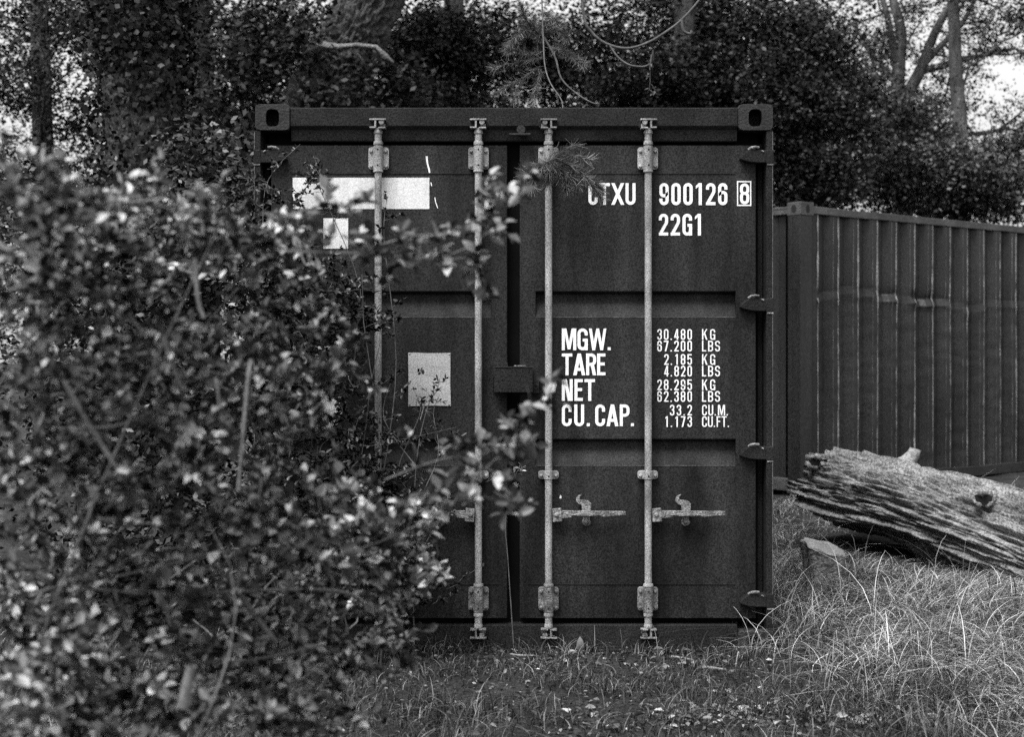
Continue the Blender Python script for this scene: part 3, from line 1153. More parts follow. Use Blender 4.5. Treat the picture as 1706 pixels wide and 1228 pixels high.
def wander(p0, p1, n=8, amp=.05, sag=0.0):
    p0, p1 = Vector(p0), Vector(p1)
    ln = (p1 - p0).length
    ph = Vector((random.uniform(0, 50), random.uniform(0, 50), random.uniform(0, 50)))
    out = []
    for i in range(n + 1):
        t = i / n
        p = p0.lerp(p1, t)
        env = math.sin(math.pi * min(1, t * 1.0)) ** .7 if 0 < t < 1 else 0
        p = p + Vector(noise.noise_vector(ph + Vector((t * 2.3, 0, 0)))) * amp * ln * env
        p.z += sag * ln * math.sin(math.pi * t)
        out.append(p)
    return out


def tz(x, y):
    return float(gz(x, y))


# ------------------------------------------------------------------ fallen log and stump
A = W(1376, 822, 3.0)
B_ = W(1860, 985, 1.0)
log_loc = Vector((3.0, 2.2, tz(3.0, 2.2)))
log = thing('fallen_log', 'thick weathered barkless log lying across the grass in front of the corrugated container', 'log', log_loc)
ax = (B_ - A).normalized()
u1 = ax.cross(Vector((0, 0, 1))).normalized()
u2 = u1.cross(ax).normalized()
NL, NS = 260, 300
vv = []
Llen = (B_ - A).length
for i in range(NL + 1):
    t = i / NL
    c = A + ax * Llen * t + Vector((0, 0, .05 * math.sin(3.2 * t)))
    rad = .31 + .01 * t
    for k in range(NS):
        th = 2 * math.pi * k / NS
        d = u1 * math.cos(th) + u2 * math.sin(th)
        q = Vector((t * Llen * 1.1, math.cos(th) * 3.0, math.sin(th) * 3.0))
        g = noise.noise(Vector((q.x * .9, q.y * 2.4, q.z * 2.4)))
        g2 = noise.noise(Vector((q.x * 2.2 + 7, q.y * 4.2, q.z * 4.2)))
        g3 = noise.noise(Vector((q.x * 9, q.y * 9, q.z * 9 + 5)))
        g4 = noise.noise(Vector((q.x * 6 + 2, q.y * 10, q.z * 10)))
        big = noise.noise(Vector((q.x * .8, q.y * .45, q.z * .45 + 3)))
        r = rad * (1 + .16 * big) - .035 * max(0, g) + .085 * abs(g2) ** .5 + .03 * abs(g4) ** .5 - .062 + .006 * g3
        # a deep split under the bright upper face
        ths = th if th < math.pi else th - 2 * math.pi
        edge_ = -.18 - .22 * t + .28 * noise.noise(Vector((t * 3.5, 2, 4))) + .05 * g
        dn = min(1, max(0, (edge_ - ths) / .10)) * min(1, max(0, (ths + 2.2) / .5))
        r -= dn * (.15 + .06 * noise.noise(Vector((t * 4, th * 2, 1))) - .07 * math.exp(-((ths + 1.05 - .3 * t) / .22) ** 2) * min(1, t * 1.6))
        r -= .035 * max(0, noise.noise(Vector((q.x * 2.2, q.y * 3.2, q.z * 3.2 + 11)))) ** .7
        jag = .06 * noise.noise(Vector((th * 2.2, 0, 9))) if i == 0 else 0
        vv.append(c + d * r + ax * jag * 2.2)
ff = []
for i in range(NL):
    for k in range(NS):
        k2 = (k + 1) % NS
        ff.append((i * NS + k, i * NS + k2, (i + 1) * NS + k2, (i + 1) * NS + k))
mb = MB()
mb.add(vv, ff)
mb.f += [tuple(range(NS))[::-1], tuple(NL * NS + k for k in range(NS))]
mb.build('log_body', M['bark'], log, smooth=True)


def log_pt(t, th, r=1.0):
    return A + ax * Llen * t + Vector((0, 0, .05 * math.sin(3.2 * t))) + (u1 * math.cos(th) + u2 * math.sin(th)) * (.31 + .01 * t) * r


# branch stubs and the hollow knots
mb = MB()
p = W(1500, 782, 2.55)
mb.tube([p, p + Vector((.05, 0, .05)), p + Vector((.085, -.01, .10)), p + Vector((.095, -.01, .135))], [.075, .05, .04, .036], 12, wob=.3)
mb.build('branch_stub', M['cut'], log, smooth=True)
mb = MB()
p = W(1440, 772, 2.75)
mb.tube([p + Vector((-.05, 0, .0)), p + Vector((0, 0, .045)), p + Vector((.09, 0, .02)), p + Vector((.17, 0, -.04))], [.03, .04, .035, .015], 10, wob=.5)
mb.build('bark_flake', M['bark'], log, smooth=True)
for (px, py, y, r_, w_) in ((1358, 770, 2.72, .05, .017), (1638, 832, 1.52, .05, .013)):
    c = W(px, py, y)
    mb = MB()
    ring = [(c.x + r_ * 1.15 * math.cos(a * math.pi / 9), c.y + .02 * math.sin(a), c.z + r_ * .75 * math.sin(a * math.pi / 9)) for a in range(19)]
    mb.tube(ring, [w_ * (1 + .6 * math.sin(a * 1.9 + px)) for a in range(19)], 8, caps=False, wob=.8)
    kn = mb.build('knot', M['bark'], log, smooth=True)
    mb = MB()
    mb.prism([(c.x + r_ * math.cos(2 * math.pi * k / 16), c.z + r_ * .65 * math.sin(2 * math.pi * k / 16)) for k in range(16)], c.y - .004, c.y + .05)
    mb.build('hollow', M['hole'], kn)

sp = W(1374, 940, 1.45)
st_loc = Vector((sp.x, 1.45, tz(sp.x, 1.45)))
stump = thing('tree_stump', 'low sawn stump with a pale tilted cut top in the grass before the log', 'stump', st_loc)
mb = MB()
n, lv = 40, 9
topz = W(0, 915, 1.45).z
for i in range(lv + 1):
    t = i / lv
    for k in range(n):
        th = 2 * math.pi * k / n
        r = .125 - .035 * math.sin(math.pi * min(1, t * 1.0)) * (1 - t) + .05 * (1 - t) ** 3
        r *= 1 + .22 * noise.noise(Vector((math.cos(th) * 2, math.sin(th) * 2, t * 1.5)))
        z = st_loc.z - .03 + (topz - st_loc.z + .03) * t - (.03 * math.cos(th) - .022 * math.sin(th)) * t
        mb.v.append((st_loc.x + r * math.cos(th), st_loc.y + r * math.sin(th) * .95, z))
for i in range(lv):
    for k in range(n):
        mb.f.append((i * n + k, i * n + (k + 1) % n, (i + 1) * n + (k + 1) % n, (i + 1) * n + k))
topring = mb.v[-n:]
mb.build('stump_side', M['bark'], stump, smooth=True)
mb = MB()
low = [(a, b, c + .001) for a, b, c in topring]
cx_, cy_ = st_loc.x, st_loc.y
out = [(cx_ + (a - cx_) * (1.02 + .05 * math.sin(3 * i_)), cy_ + (b - cy_) * 1.03, c + .004) for i_, (a, b, c) in enumerate(topring)]
up = [(cx_ + (a - cx_) * (1 + .05 * math.sin(3 * i_)), cy_ + (b - cy_) * 1.01, c + .012 + .004 * math.sin(i_)) for i_, (a, b, c) in enumerate(topring)]
mb.add(low + out + up, [(k, (k + 1) % n, n + (k + 1) % n, n + k) for k in range(n)] + [(n + k, n + (k + 1) % n, 2 * n + (k + 1) % n, 2 * n + k) for k in range(n)]
       + [tuple(2 * n + k for k in range(n))])
mb.build('cut_top', M['cut'], stump)


# ------------------------------------------------------------------ background trees
def branch_net(mb, p0, dir0, length, r0, depth=0, tips=None, maxd=3, droop=.0):
    n = 6
    pts = [Vector(p0)]
    d = Vector(dir0).normalized()
    for i in range(n):
        d = (d + Vector((random.gauss(0, .16), random.gauss(0, .16), random.gauss(0, .12) - droop))).normalized()
        pts.append(pts[-1] + d * length / n)
    rad = [r0 * (1 - .65 * i / n) for i in range(n + 1)]
    mb.tube(pts, rad, 8 if depth == 0 else (6 if depth == 1 else 4), caps=False)
    if tips is not None:
        for q in pts[(2 if depth else 4):]:
            tips.append(q)
    if depth < maxd:
        for k in range(3 if depth else 6):
            i = random.randint(2, n)
            dd = (d + Vector((random.gauss(0, .8), random.gauss(0, .8), random.gauss(.1, .5)))).normalized()
            branch_net(mb, pts[i], dd, length * random.uniform(.45, .7), rad[i] * .6, depth + 1, tips, maxd, droop)


def bark_trunk(mb, pts, rad, seed, groove=.06, na=150, nl=260):
    """a trunk with long furrowed bark"""
    m = len(pts)
    up = Vector((0, 1, 0))
    for i in range(nl + 1):
        u = i / nl * (m - 1)
        k = min(m - 2, int(u))
        f = u - k
        c = pts[k].lerp(pts[k + 1], f)
        t = (pts[min(m - 1, k + 1)] - pts[k]).normalized()
        t2 = (pts[min(m - 1, k + 2)] - pts[min(m - 2, k + 1)]).normalized()
        t = t.lerp(t2, f).normalized()
        a = (up - t * up.dot(t)).normalized()
        b = t.cross(a)
        r0 = rad[k] + (rad[k + 1] - rad[k]) * f
        z = u * 1.1
        for j in range(na):
            th = 2 * math.pi * j / na
            cx, cy = math.cos(th), math.sin(th)
            w1 = noise.noise(Vector((cx * 5.5 * r0 / .3, cy * 5.5 * r0 / .3, z * 1.5 + seed)))
            w2 = noise.noise(Vector((cx * 15 * r0 / .3, cy * 15 * r0 / .3, z * 3.2 + seed + 9)))
            big = noise.noise(Vector((cx * .9, cy * .9, z * .5 + seed)))
            d = (1 - abs(w1) * 2.2) * .6 + (1 - abs(w2) * 2.2) * .4
            mb.v.append(tuple(c + (a * cx + b * cy) * (r0 * (1 + .14 * big) - groove * (1 - max(0, d)) * .8)))
    for i in range(nl):
        for j in range(na):
            j2 = (j + 1) % na
            mb.f.append((i * na + j, i * na + j2, (i + 1) * na + j2, (i + 1) * na + j))


def tree(name, label, base, trunk_pts, trunk_r, blobs, leaf, size, per, spread, limbs=6, group='trees behind the containers', bark=None, limb_len=1.6, furrow=0, limb_from=.45):
    """blobs: (centre, radii, number of clumps)"""
    root = thing(name, label, 'tree', base, 0, group)
    mb = MB()
    tips = []
    pts = []
    for i in range(len(trunk_pts) - 1):
        w_ = wander(trunk_pts[i], trunk_pts[i + 1], 7, .03)
        pts += w_ if i == 0 else w_[1:]
    m = len(pts)
    rad = [trunk_r[0] + (trunk_r[1] - trunk_r[0]) * (i / (m - 1)) ** .8 for i in range(m)]
    rad[0] *= 1.35
    if furrow:
        bark_trunk(mb, pts, rad, len(name), furrow)
    else:
        mb.tube(pts, rad, 20, wob=.12, seed=len(name) + base[0])
    for k in range(limbs):
        i = random.randint(int(m * limb_from), m - 1)
        d = Vector((random.gauss(0, 1), random.gauss(0, 1), random.uniform(.1, .9)))
        branch_net(mb, pts[i], d, limb_len * random.uniform(.6, 1.2), rad[i] * .22, 0, tips, 2)
    mb.build('trunk', bark or M['trunk'], root, smooth=True)
    cs = []
    for c, rr, k in blobs:
        p = rdir(k) * (rng.uniform(0, 1, (k, 1)) ** .45) * np.array(rr) + np.array(c)
        cs.append(p)
    if tips:
        tp = np.array([tuple(t) for t in tips])
        cs.append(tp[rng.choice(len(tp), min(len(tp), 160), replace=False)])
    cs = np.concatenate(cs)
    cs = cs[cs[:, 2] > .15]
    c, d, nr, sz = spray(cs, spread, per, size)
    v, f = small_leaves(c, d, nr, sz)
    fast('crown', v, f, leaf, root)
    return root, pts


def wb(px, py, y, rpx, rpy, ry, k):
    """a crown mass whose middle stands at a spot of the photo, at depth y"""
    s = sc(y)
    return (tuple(W(px, py, y)), (rpx / s, ry, rpy / s), k)


def g3(px, y):
    x = (px - 853) / sc(y)
    return Vector((x, y, tz(x, y) - .05))


# the big leaning trunk behind the container roof
YB = 8.0
big_base = g3(470, YB)
big, bpts = tree('oak_tree', 'thick leaning oak trunk with a broken dead branch above the container roof', big_base,
                 [big_base, W(492, 330, YB), W(536, 165, YB), W(592, 50, YB), W(690, -120, YB + .3), W(800, -420, YB + .8)], (.50, .30),
                 [wb(430, 110, 8.2, 75, 70, .6, 90), wb(500, 60, 7.6, 40, 60, .3, 26), wb(660, 140, 8, 60, 50, .4, 50), wb(545, 170, 7.4, 60, 25, .3, 26), wb(470, 250, 8, 90, 70, .5, 60), wb(860, -260, 8, 460, 170, 2.2, 170), wb(300, -220, 8, 300, 150, 2, 100), wb(800, -480, 7, 500, 160, 2.5, 260)],  # last mass: canopy added out of view to shade the background
                 M['leaf_ivy'], .075, 26, .16, limbs=4, furrow=.15, limb_from=.86)
mb = MB()
mb.tube([W(515, 92, YB - .34), W(535, 76, YB - .5), W(565, 78, YB - .62), W(595, 74, YB - .8), W(628, 78, YB - .9), W(642, 92, YB - .9), W(656, 104, YB - .95)],
        [.07, .045, .030, .022, .024, .03, .008], 10, wob=.7)
mb.tube([W(585, 82, YB - .7), W(598, 92, YB - .7), W(607, 104, YB - .7)], [.022, .014, .006], 6)
mb.build('dead_branch', M['bark'], big, smooth=True)

# the ivy covered trunk on the left
YI = 3.4
ib = g3(238, YI)
ivy_tree, ipts = tree('ivy_tree', 'upright trunk clad in ivy at the upper left behind the thorn bush', ib,
                      [ib, W(246, 300, YI), W(238, 60, YI), W(225, -300, YI)], (.34, .25),
                      [wb(240, -330, YI, 330, 120, 1.5, 130)], M['leaf_ivy'], .055, 22, .13, limbs=4, bark=M['trunk_dark'], furrow=.05, limb_from=.8)
iv_c = []
for k in range(1500):
    t = random.random() ** .8
    i = min(len(ipts) - 2, int(t * (len(ipts) - 1)))
    th = random.uniform(0, 2 * math.pi)
    p = ipts[i].lerp(ipts[i + 1], random.random())
    iv_c.append((p.x + .30 * math.cos(th), p.y + .30 * math.sin(th), p.z))
c, d, nr, sz = spray(np.array(iv_c), .07, 16, .045, flat=.8, upbias=.3)
keep = rng.uniform(size=len(c)) < np.where((c[:, 2] > 2.35) & (c[:, 2] < 3.4), .45, 1.0)
v, f = small_leaves(c[keep], d[keep], nr[keep] + np.array([0, -.6, 0]), sz[keep], .8)
fast('ivy', v, f, M['leaf_ivy'], ivy_tree)

TREES = [
    # label, px, y, trunk top py, radii, blobs, leaf mat, size
    ('dense dark tree filling the gap behind the left end of the roof', 330, 11.0, -200, (.22, .12),
     [wb(395, 230, 10.6, 110, 110, 1.0, 230), wb(330, 330, 10, 200, 130, 1.0, 220), wb(190, 30, 11, 90, 60, 1, 90), wb(420, 60, 11, 120, 70, 1, 120), wb(480, 60, 11.5, 110, 60, 1, 70)], 'leaf_tree', .058),
    ('slender tree at the far left with bright sky between its leaves', 60, 9.0, -250, (.16, .08),
     [wb(70, 30, 9, 110, 40, 1, 55), wb(30, 130, 9, 60, 60, .8, 40), wb(60, 330, 8.5, 150, 90, 1, 190), wb(120, 210, 9, 50, 60, .6, 30), wb(40, 165, 9, 40, 22, .6, 16)], 'leaf_tree', .052),
    ('dark leafy tree behind the middle of the container roof', 760, 10.5, -250, (.2, .1),
     [wb(740, 125, 10.5, 140, 90, 1.0, 260), wb(700, 195, 9.8, 190, 45, .8, 170), wb(800, 60, 11, 130, 60, 1.0, 90), wb(930, 120, 10.8, 80, 80, 1, 120), wb(700, 70, 10.6, 80, 60, 1, 150)], 'leaf_ivy', .058),
    ('dark round tree behind the right half of the container roof', 1130, 9.8, -250, (.2, .1),
     [wb(1100, 150, 9.8, 170, 70, 1.0, 320), wb(1230, 170, 9.8, 130, 120, 1.0, 300), wb(1000, 80, 10.5, 150, 60, 1.0, 90), wb(1200, 45, 10.5, 140, 60, 1, 200)], 'leaf_tree', .058),
    ('bushy tree rising over the near corner of the corrugated container', 1350, 10.4, -150, (.18, .08),
     [wb(1370, 190, 10.2, 110, 120, 1.0, 330), wb(1350, 300, 9.8, 90, 70, .8, 200), wb(1340, 80, 10.5, 90, 70, .8, 170)], 'leaf_tree', .056),
    ('pale leafy tree spreading over the long side of the corrugated container', 1590, 12.5, -50, (.15, .07),
     [wb(1530, 290, 11.5, 130, 75, 1.0, 340), wb(1640, 320, 12, 110, 60, 1.0, 260), wb(1500, 210, 12, 80, 50, .8, 130), wb(1700, 240, 12.5, 80, 40, .8, 70)], 'leaf_pale', .056),
]
for i, (lab, px, y, tp, rad, blobs, lm, sz_) in enumerate(TREES):
    b = g3(px, y)
    tree('leafy_tree', lab, b, [b, W(px + 12, 250, y), W(px - 6, tp, y)], rad, blobs, M[lm], sz_, 56, .125, limbs=6)

# the forked tree against the sky at the upper right
YF = 13.5
b = g3(1500, YF)
fork = thing('forked_tree', 'forked tree with dark limbs against the bright sky at the upper right', 'tree', b, 0, 'trees behind the containers')
mb = MB()
tips = []
mb.tube(wander(b, W(1506, 200, YF), 8, .02), [.2 - .008 * i for i in range(9)], 12, wob=.1)
for a, c, r0 in ((W(1506, 210, YF), W(1488, -60, YF), .115), (W(1503, 170, YF), W(1600, -20, YF), .10), (W(1497, 110, YF), W(1460, -30, YF), .07),
                 (W(1530, 120, YF), W(1690, 80, YF), .06), (W(1500, 150, YF), W(1420, 40, YF), .05), (W(1525, 130, YF), W(1640, -20, YF), .06),
                 (W(1504, 240, YF), W(1680, 215, YF - .4), .06), (W(1500, 180, YF), W(1390, 120, YF), .05)):
    pp = wander(a, c, 8, .08)
    mb.tube(pp, [r0 * (1 - .6 * i / 8) for i in range(9)], 8, caps=False)
    for q in range(7):
        j = random.randint(2, 8)
        branch_net(mb, pp[j], Vector((random.gauss(0, 1), random.gauss(0, .7), random.gauss(0, .6))), random.uniform(.4, .9), .02, 1, tips, 2)
mb.build('trunk', M['trunk'], fork, smooth=True)
tp = np.array([tuple(t) for t in tips])
tp = tp[rng.choice(len(tp), min(len(tp), 900), replace=False)]
c, d, nr, sz = spray(tp, .10, 16, .046)
v, f = small_leaves(c, d, nr, sz)
fast('crown', v, f, M['leaf_pale'], fork)

# the wood far behind, one dark mass with holes where the sky shows
N = 86000
yy = rng.uniform(17, 25, N)
ppx = rng.uniform(-1500, 3000, N)
ppy = 600 - rng.uniform(0, 1, N) * 900
s = F / (D + yy)
hol = np.zeros(N)
for (a, b_, ra, rb, wgt) in ((80, 150, 70, 100, .85), (345, 85, 50, 45, .85), (1640, 110, 210, 180, .97), (1660, 290, 70, 70, .85), (1440, 60, 60, 50, .7), (660, 60, 40, 30, .35), (1050, 85, 50, 30, .5), (920, 115, 25, 25, .4),
                             (1390, 240, 50, 40, .5), (800, 10, 900, 30, .4), (700, 130, 50, 30, .8), (480, 40, 40, 25, .8), (1310, 300, 30, 40, .8), (1240, 60, 40, 30, .6), (1200, 80, 25, 25, .9)):
    hol = np.maximum(hol, min(1, wgt * 1.15) * np.exp(-(((ppx - a) / ra) ** 2 + ((ppy - b_) / rb) ** 2) ** 2))
keep = rng.uniform(size=N) > hol
ctr = np.stack([(ppx - 853) / s, yy, H + (590 - ppy) / s], 1)[keep]
ctr = ctr[ctr[:, 2] > .1]
c, d, nr, sz = spray(ctr, .22, 4, .10)
v, f = small_leaves(c, d, nr, sz)
tag(fast('distant_wood', v, f, M['leaf_ivy'], loc=(0, 20, 0)), 'dark mass of leaves far behind the trees', 'woodland', kind='stuff')

# hedge to the left of the container
YH = 1.6
hl = g3(260, YH)
hedge = thing('hedge_bush', 'dark dense bush pressed against the left side of the container', 'bush', hl, 0, 'bushes left of the doors')
cs, mb = [], MB()
for (px, py, y, rx, ry, rz, k) in ((330, 420, 1.0, 110, 130, .5, 260), (140, 420, 1.4, 140, 160, .6, 260), (300, 700, .9, 150, 160, .5, 240), (100, 700, 1.2, 150, 170, .6, 180), (340, 290, 1.6, 60, 90, .5, 150), (250, 900, .4, 170, 150, .4, 140)):
    c0, rr, k = wb(px, py, y, rx, ry, rz, k)
    cs.append(rdir(k) * (rng.uniform(0, 1, (k, 1)) ** .4) * np.array(rr) + np.array(c0))
    for q in range(9):
        e = cs[-1][random.randint(0, k - 1)]
        mb.tube(wander(hl + Vector((random.gauss(0, .3), random.gauss(0, .15), 0)), e, 7, .12), [.012 - .0012 * i for i in range(8)], 5, caps=False)
mb.build('stem', M['twig'], hedge, smooth=True)
cs = np.concatenate(cs)
cs = cs[(cs[:, 0] < -1.28) | (cs[:, 1] < -.12)]
cs = cs[cs[:, 2] > .08]
c, d, nr, sz = spray(cs, .10, 22, .042)
ok = (c[:, 0] < -1.26) | (c[:, 1] < -.08)
v, f = small_leaves(c[ok], d[ok], nr[ok], sz[ok], .55)
fast('foliage', v, f, M['leaf_mid'], hedge)


# ------------------------------------------------------------------ leafy shoots: twigs with leaves set along them
class Shoots:
    def __init__(self):
        self.mb = MB()
        self.c, self.d, self.n, self.s = [], [], [], []

    def twig(self, p0, p1, r=.003, leaves=10, size=.03, amp=.15, start=.2, cluster=2, sag=0, lift=.25):
        pts = wander(p0, p1, 7, amp, sag)
        self.mb.tube(pts, [r * (1 - .09 * i) for i in range(8)], 5, caps=False)
        ax_ = (pts[-1] - pts[0]).normalized()
        for k in range(leaves):
            t = start + (1 - start) * random.random()
            i = min(6, int(t * 7))
            q = pts[i].lerp(pts[i + 1], t * 7 - i)
            for j in range(cluster):
                d = ax_ * .45 + Vector((random.gauss(0, 1), random.gauss(0, 1), random.gauss(lift, .8)))
                self.c.append(tuple(q))
                self.d.append(tuple(d))
                self.n.append((random.gauss(0, .5), random.gauss(-.35, .5), random.gauss(.9, .4)))
                self.s.append(size * random.uniform(.6, 1.3))
        return pts

    def spine(self, pts, r=.005, side=8, side_len=.18, leaves=8, size=.03, cluster=2, start=.15):
        """a long branch with side shoots"""
        m = len(pts)
        self.mb.tube(pts, [r * (1 - .7 * i / (m - 1)) for i in range(m)], 6, caps=False)
        for k in range(side):
            t = start + (1 - start) * (k + random.random() * .8) / side
            i = min(m - 2, int(t * (m - 1)))
            q = pts[i].lerp(pts[i + 1], min(1, t * (m - 1) - i))
            ax_ = (pts[i + 1] - pts[i]).normalized()
            d = (ax_ * .5 + Vector((random.gauss(0, .8), random.gauss(0, .8), random.gauss(.15, .8)))).normalized()
            self.twig(q, q + d * side_len * random.uniform(.5, 1.3), r * .45, leaves, size, cluster=cluster)

    def build(self, root, leafmat, stemmat, width=.6, fold=.35):
        self.mb.build('stem', stemmat, root, smooth=True)
        v, f = leaf_arrays(np.array(self.c), np.array(self.d), np.array(self.n), np.array(self.s), width, fold)
        fast('foliage', v, f, leafmat, root)


def fill_blob(S, px, py, y, rx, ry, rd, k, tl, leaves, size, base=None, cluster=2, r=.0028):
    sc_ = sc(y)
    c0 = W(px, py, y)
    for i in range(k):
        d = rdir(1)[0] * random.random() ** .45
        p = Vector((c0.x + d[0] * rx / sc_, c0.y + d[1] * rd, c0.z + d[2] * ry / sc_))
        if p.z < .06:
            continue
        dd = Vector((random.gauss(.15, .8), random.gauss(-.1, .7), random.gauss(.1, .6))).normalized()
        S.twig(p, p + dd * tl * random.uniform(.6, 1.3), r, leaves, size, cluster=cluster)


# the big thorn bush close to the camera, out of focus
bl = Vector((-1.1, -3.7, tz(-1.1, -3.7)))
TO = -.6
thorn = thing('thorn_bush', 'tall small-leaved thorn bush close by on the left, its long sprays reaching across the doors', 'bush', bl, 0, 'bushes left of the doors')
S = Shoots()
LS = .028
for (px, py, y, rx, ry, rd, k) in (
        (60, 350, -3.4, 70, 70, .3, 40), (150, 370, -3.2, 120, 55, .35, 52), (300, 385, -3.0, 130, 40, .3, 55), (390, 390, -2.9, 70, 35, .25, 26),
        (500, 420, -2.8, 50, 30, .2, 12), (90, 480, -3.0, 130, 90, .4, 110), (280, 450, -2.8, 130, 70, .35, 60), (420, 450, -2.6, 90, 60, .3, 40),
        (120, 640, -3.0, 150, 100, .4, 120), (330, 600, -2.9, 140, 90, .35, 95), (500, 600, -2.7, 80, 80, .3, 50), (480, 690, -2.6, 80, 60, .3, 34),
        (130, 820, -3.0, 160, 90, .4, 110), (350, 780, -2.8, 130, 90, .4, 70), (480, 860, -2.8, 110, 60, .3, 60)):
    fill_blob(S, px, py, y + TO, rx, ry, rd, int(k * .40), .12, 12, LS, cluster=3, r=.0034)
# long sprays in front of the left door
def arcpts(lst, y0, y1, n=4):
    m = len(lst)
    P = [W(a, b, y0 + (y1 - y0) * i / (m - 1)) for i, (a, b) in enumerate(lst)]
    out = []
    for i in range(m - 1):
        for j in range(n):
            t = j / n
            q = [P[max(0, i - 1)], P[i], P[i + 1], P[min(m - 1, i + 2)]]
            out.append(.5 * ((2 * q[1]) + (q[2] - q[0]) * t + (2 * q[0] - 5 * q[1] + 4 * q[2] - q[3]) * t * t + (3 * q[1] - q[0] - 3 * q[2] + q[3]) * t ** 3))
    out.append(P[-1])
    return out


for lst, y0, y1, sd, ln, lv in (
        ([(430, 420), (540, 420), (640, 425), (720, 430), (790, 405), (830, 350), (862, 300)], -2.9, -2.9, 14, .07, 5),
        ([(560, 430), (680, 395), (760, 385), (800, 350), (822, 305)], -2.9, -2.8, 6, .06, 5),
        ([(600, 440), (700, 440), (780, 430), (800, 460), (802, 480)], -2.9, -2.8, 6, .05, 5),
        ([(430, 390), (480, 370), (540, 350), (590, 340)], -3.0, -3.0, 7, .06, 5),
        ([(520, 940), (640, 900), (740, 850), (800, 790), (850, 740), (880, 700), (905, 662)], -2.9, -3.0, 12, .07, 5),
        ([(640, 800), (720, 770), (770, 760), (800, 760), (850, 730)], -2.8, -2.8, 7, .07, 5),
        ([(700, 880), (770, 800), (840, 830), (884, 855)], -2.7, -2.8, 7, .06, 5),
        ([(200, 960), (330, 930), (420, 915), (520, 910), (600, 870), (690, 860)], -3.0, -2.9, 14, .13, 8)):
    S.spine(arcpts(lst, y0 + TO, y1 + TO), .0022, int(sd * 1.5), ln, lv, LS * 1.15, cluster=2, start=.1)
# bare pale canes that show through
for lst, y0, y1, r_ in (([(418, 600), (412, 640), (405, 720), (398, 800), (396, 820)], -3.1, -3.2, .0045), ([(110, 640), (150, 710), (200, 790), (225, 830)], -3.2, -3.2, .006),
                        ([(160, 480), (210, 520), (240, 560)], -3.1, -3.1, .005), ([(100, 715), (200, 708), (290, 665)], -3.1, -3.1, .004), ([(270, 560), (300, 640), (305, 650)], -3.1, -3.1, .005),
                        ([(325, 430), (330, 500), (340, 530)], -3.2, -3.2, .005), ([(38, 410), (90, 390), (140, 350), (280, 330)], -3.2, -3.2, .004)):
    S.mb.tube(arcpts(lst, y0 + TO, y1 + TO), [r_ * (1 - .03 * i) for i in range((len(lst) - 1) * 4 + 1)], 6, caps=False)
for k in range(9):
    e = W(random.uniform(40, 420), random.uniform(320, 900), random.uniform(-3.9, -3.2))
    b0 = bl + Vector((random.gauss(-.1, .25), random.gauss(0, .2), -.02))
    S.mb.tube(bez(b0, b0 + Vector((random.gauss(0, .1), 0, .5)), e - Vector((random.gauss(0, .35), 0, .3)), e, 10), [.005 - .0004 * i for i in range(11)], 6, caps=False)
keep_ = [i for i, q in enumerate(S.c) if not (815 < 853 + q[0] * sc(q[1]) < 893 and 592 < 590 + (H - q[2]) * sc(q[1]) < 660)]   # pruned clear of the lock box
S.c, S.d, S.n, S.s = ([a_[i] for i in keep_] for a_ in (S.c, S.d, S.n, S.s))
S.build(thorn, M['leaf_near'], M['stem'])

# the low tangle in front of it
ll = Vector((-.75, -2.6, tz(-.75, -2.6)))
low = thing('bramble_bush', 'low tangled bramble with bare arching canes at the lower left corner', 'bush', ll, 0, 'bushes left of the doors')
S = Shoots()
for (px, py, y, rx, ry, rd, k) in (
        (80, 1000, -3.3, 130, 110, .3, 60), (230, 1130, -3.2, 160, 90, .3, 80), (330, 1000, -2.9, 150, 90, .35, 90), (470, 1080, -2.7, 130, 90, .35, 80),
        (560, 960, -2.5, 130, 70, .3, 90), (640, 1000, -2.3, 90, 60, .3, 50), (560, 1130, -2.5, 80, 50, .3, 28), (690, 940, -2.4, 45, 50, .2, 18), (600, 880, -2.5, 80, 40, .2, 36), (70, 1170, -3.6, 90, 60, .2, 26), (250, 1210, -3.3, 170, 50, .25, 70), (430, 1190, -3.0, 110, 50, .25, 56), (90, 1220, -3.4, 110, 50, .25, 50), (520, 1180, -2.8, 70, 40, .2, 26), (50, 1030, -3.0, 110, 90, .25, 70), (180, 980, -2.9, 110, 70, .25, 50)):
    fill_blob(S, px, py, y + TO * .6, rx, ry, rd, int(k * .42), .13, 11, .029, cluster=3, r=.0034)
for lst, y0, y1, r_ in (([(235, 990), (270, 950), (310, 932), (345, 925), (352, 935)], -3.1, -3.1, .0085), ([(60, 1010), (70, 990), (100, 975), (160, 982), (235, 990)], -3.2, -3.1, .005),
                        ([(100, 970), (140, 935)], -3.2, -3.2, .004), ([(380, 960), (420, 1020), (450, 1060), (462, 1070)], -3.0, -3.0, .008), ([(140, 1075), (240, 1095), (320, 1105), (420, 1100), (540, 1075)], -3.2, -3.0, .004),
                        ([(210, 1040), (270, 1070), (330, 1105)], -3.1, -3.1, .004), ([(470, 990), (520, 940), (600, 920), (680, 905)], -2.9, -2.8, .005), ([(430, 985), (560, 985), (610, 1010), (640, 1050)], -2.8, -2.6, .005),
                        ([(180, 1230), (220, 1100), (320, 1000), (430, 985)], -3.1, -3.0, .006), ([(305, 1180), (312, 1140), (320, 1110)], -3.5, -3.5, .012)):
    S.mb.tube(arcpts(lst, y0 + TO * .6, y1 + TO * .6), [r_ * (1 - .02 * i) for i in range((len(lst) - 1) * 4 + 1)], 7, caps=False)
